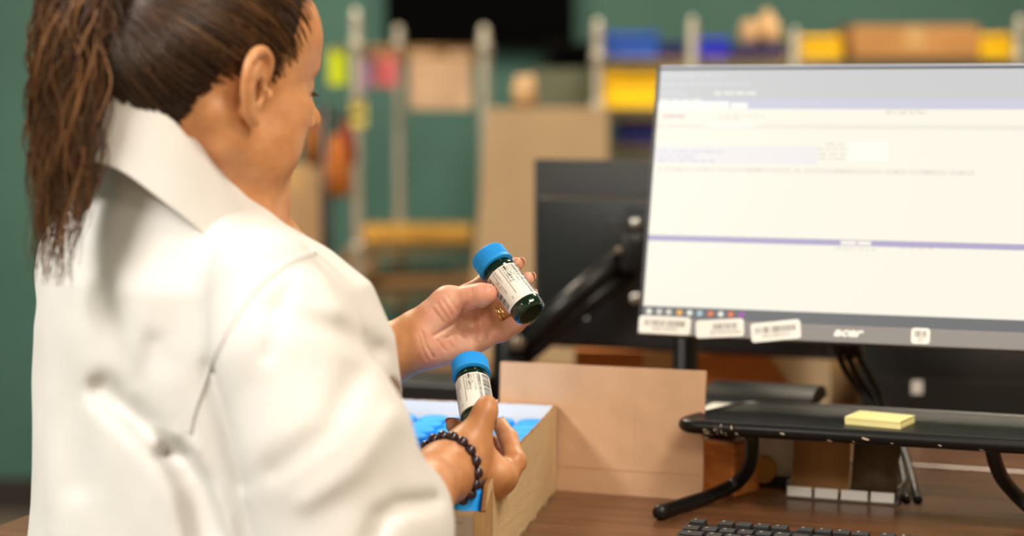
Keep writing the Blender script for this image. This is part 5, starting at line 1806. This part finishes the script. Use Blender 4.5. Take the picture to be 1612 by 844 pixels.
hair.data.polygons.foreach_set('material_index', (np.arange(len(hair.data.polygons)) < len(gq)).astype(np.int32))
hair['label'] = 'brown hair combed back into a wavy ponytail'
tm = HM @ V(*TIE); tdir = (HM @ V(-0.130, 0.004, 0.088) - tm).normalized()
x = tdir.orthogonal().normalized(); y = tdir.cross(x)
MB().tube([tm - base_p + tdir * 0.012 + (x * math.cos(a) + y * math.sin(a)) * 0.016 for a in [2 * math.pi * i / 24 for i in range(24)]], 0.0045, 8, closed=True).build('hair_tie', m_black, hair, smooth=True)
# brows and lashes
def facestroke(name, pts, r, mt):
    w = [HM @ V(*p) - base_p for p in pts]
    return MB().tube(w, r, 6).build(name, mt, person, smooth=True)
m_brow = mat('dark_brown_brow', (70, 44, 28), 0.7)
for s in (-1, 1):
    facestroke('eyebrow', [(0.0985, s * 0.012, 0.041), (0.0965, s * 0.022, 0.045), (0.089, s * 0.034, 0.047), (0.080, s * 0.042, 0.043)], [0.0016, 0.002, 0.0018, 0.0008], m_brow)
    for k in range(9):
        f = k / 8
        a0 = -0.6 + 1.2 * f
        p0 = V(0.0775 + 0.0128 * math.cos(a0), s * (0.0305 + 0.0128 * math.sin(a0)), 0.0125)
        p1 = p0 + V(0.006, s * 0.002 * (f - 0.3), -0.0025)
        p2 = p1 + V(0.0025, s * 0.001 * (f - 0.3), 0.0008)
        facestroke('eyelash', [p0, p1, p2], [0.0004, 0.0003, 0.0001], m_brow)

# ---- seated lower body and the stool
m_trs = mat('charcoal_trousers', (38, 40, 46), 0.85, var=0.1, bump=0.2, bscale=300)
def K(f, l, z):
    p = T(f, l, 0); p.z = z
    return p
def legs(x, y, z):
    d = None
    for s in (-1, 1):
        e = chain(x, y, z, [(tuple(K(0.02, s * 0.09, 0.56)), 0.105), (tuple(K(0.36, s * 0.11, 0.55)), 0.075), (tuple(K(0.30, s * 0.11, 0.12)), 0.05)], 0.03)
        d = e if d is None else smin(d, e, 0.04)
    return d
l_ = np.array([K(0, -0.2, 0), K(0.45, 0.2, 0), K(0, 0.2, 0), K(0.45, -0.2, 0)])
gv, gq = surfnets(legs, tuple(np.append(l_.min(0)[:2] - 0.12, 0.05)), tuple(np.append(l_.max(0)[:2] + 0.12, 0.72)), 0.012)
link('trousers', np_mesh('trousers', gv - bpn, gq, m_trs), person)
for s in (-1, 1):
    MB().rbox((0, 0, 0.035), (0.26, 0.095, 0.07), 0.025, M=frame(K(0.35, s * 0.11, 0.0) - base_p, tf_, tl_, EZ), seg=3).build('shoe', m_black, person, smooth=True)
st = K(0.0, 0, 0)
t = thing('work_stool', 'round black work stool under the woman in the lab coat', 'stool', Matrix.Translation((st.x, st.y, 0)))
MB().lathe([(0.05, 0.40), (0.18, 0.405), (0.195, 0.42), (0.195, 0.445), (0.17, 0.455)], 32).build('seat', m_black, t, angle=40)
MB().lathe([(0.025, 0.06), (0.025, 0.40)], 16).build('column', m_steel, t, angle=40)
for k in range(5):
    a = 2 * math.pi * k / 5
    MB().tube([(0, 0, 0.07), (0.24 * math.cos(a), 0.24 * math.sin(a), 0.05), (0.26 * math.cos(a), 0.26 * math.sin(a), 0.02)], [0.02, 0.014, 0.018], 10).build('leg', m_blackmetal, t, smooth=True)
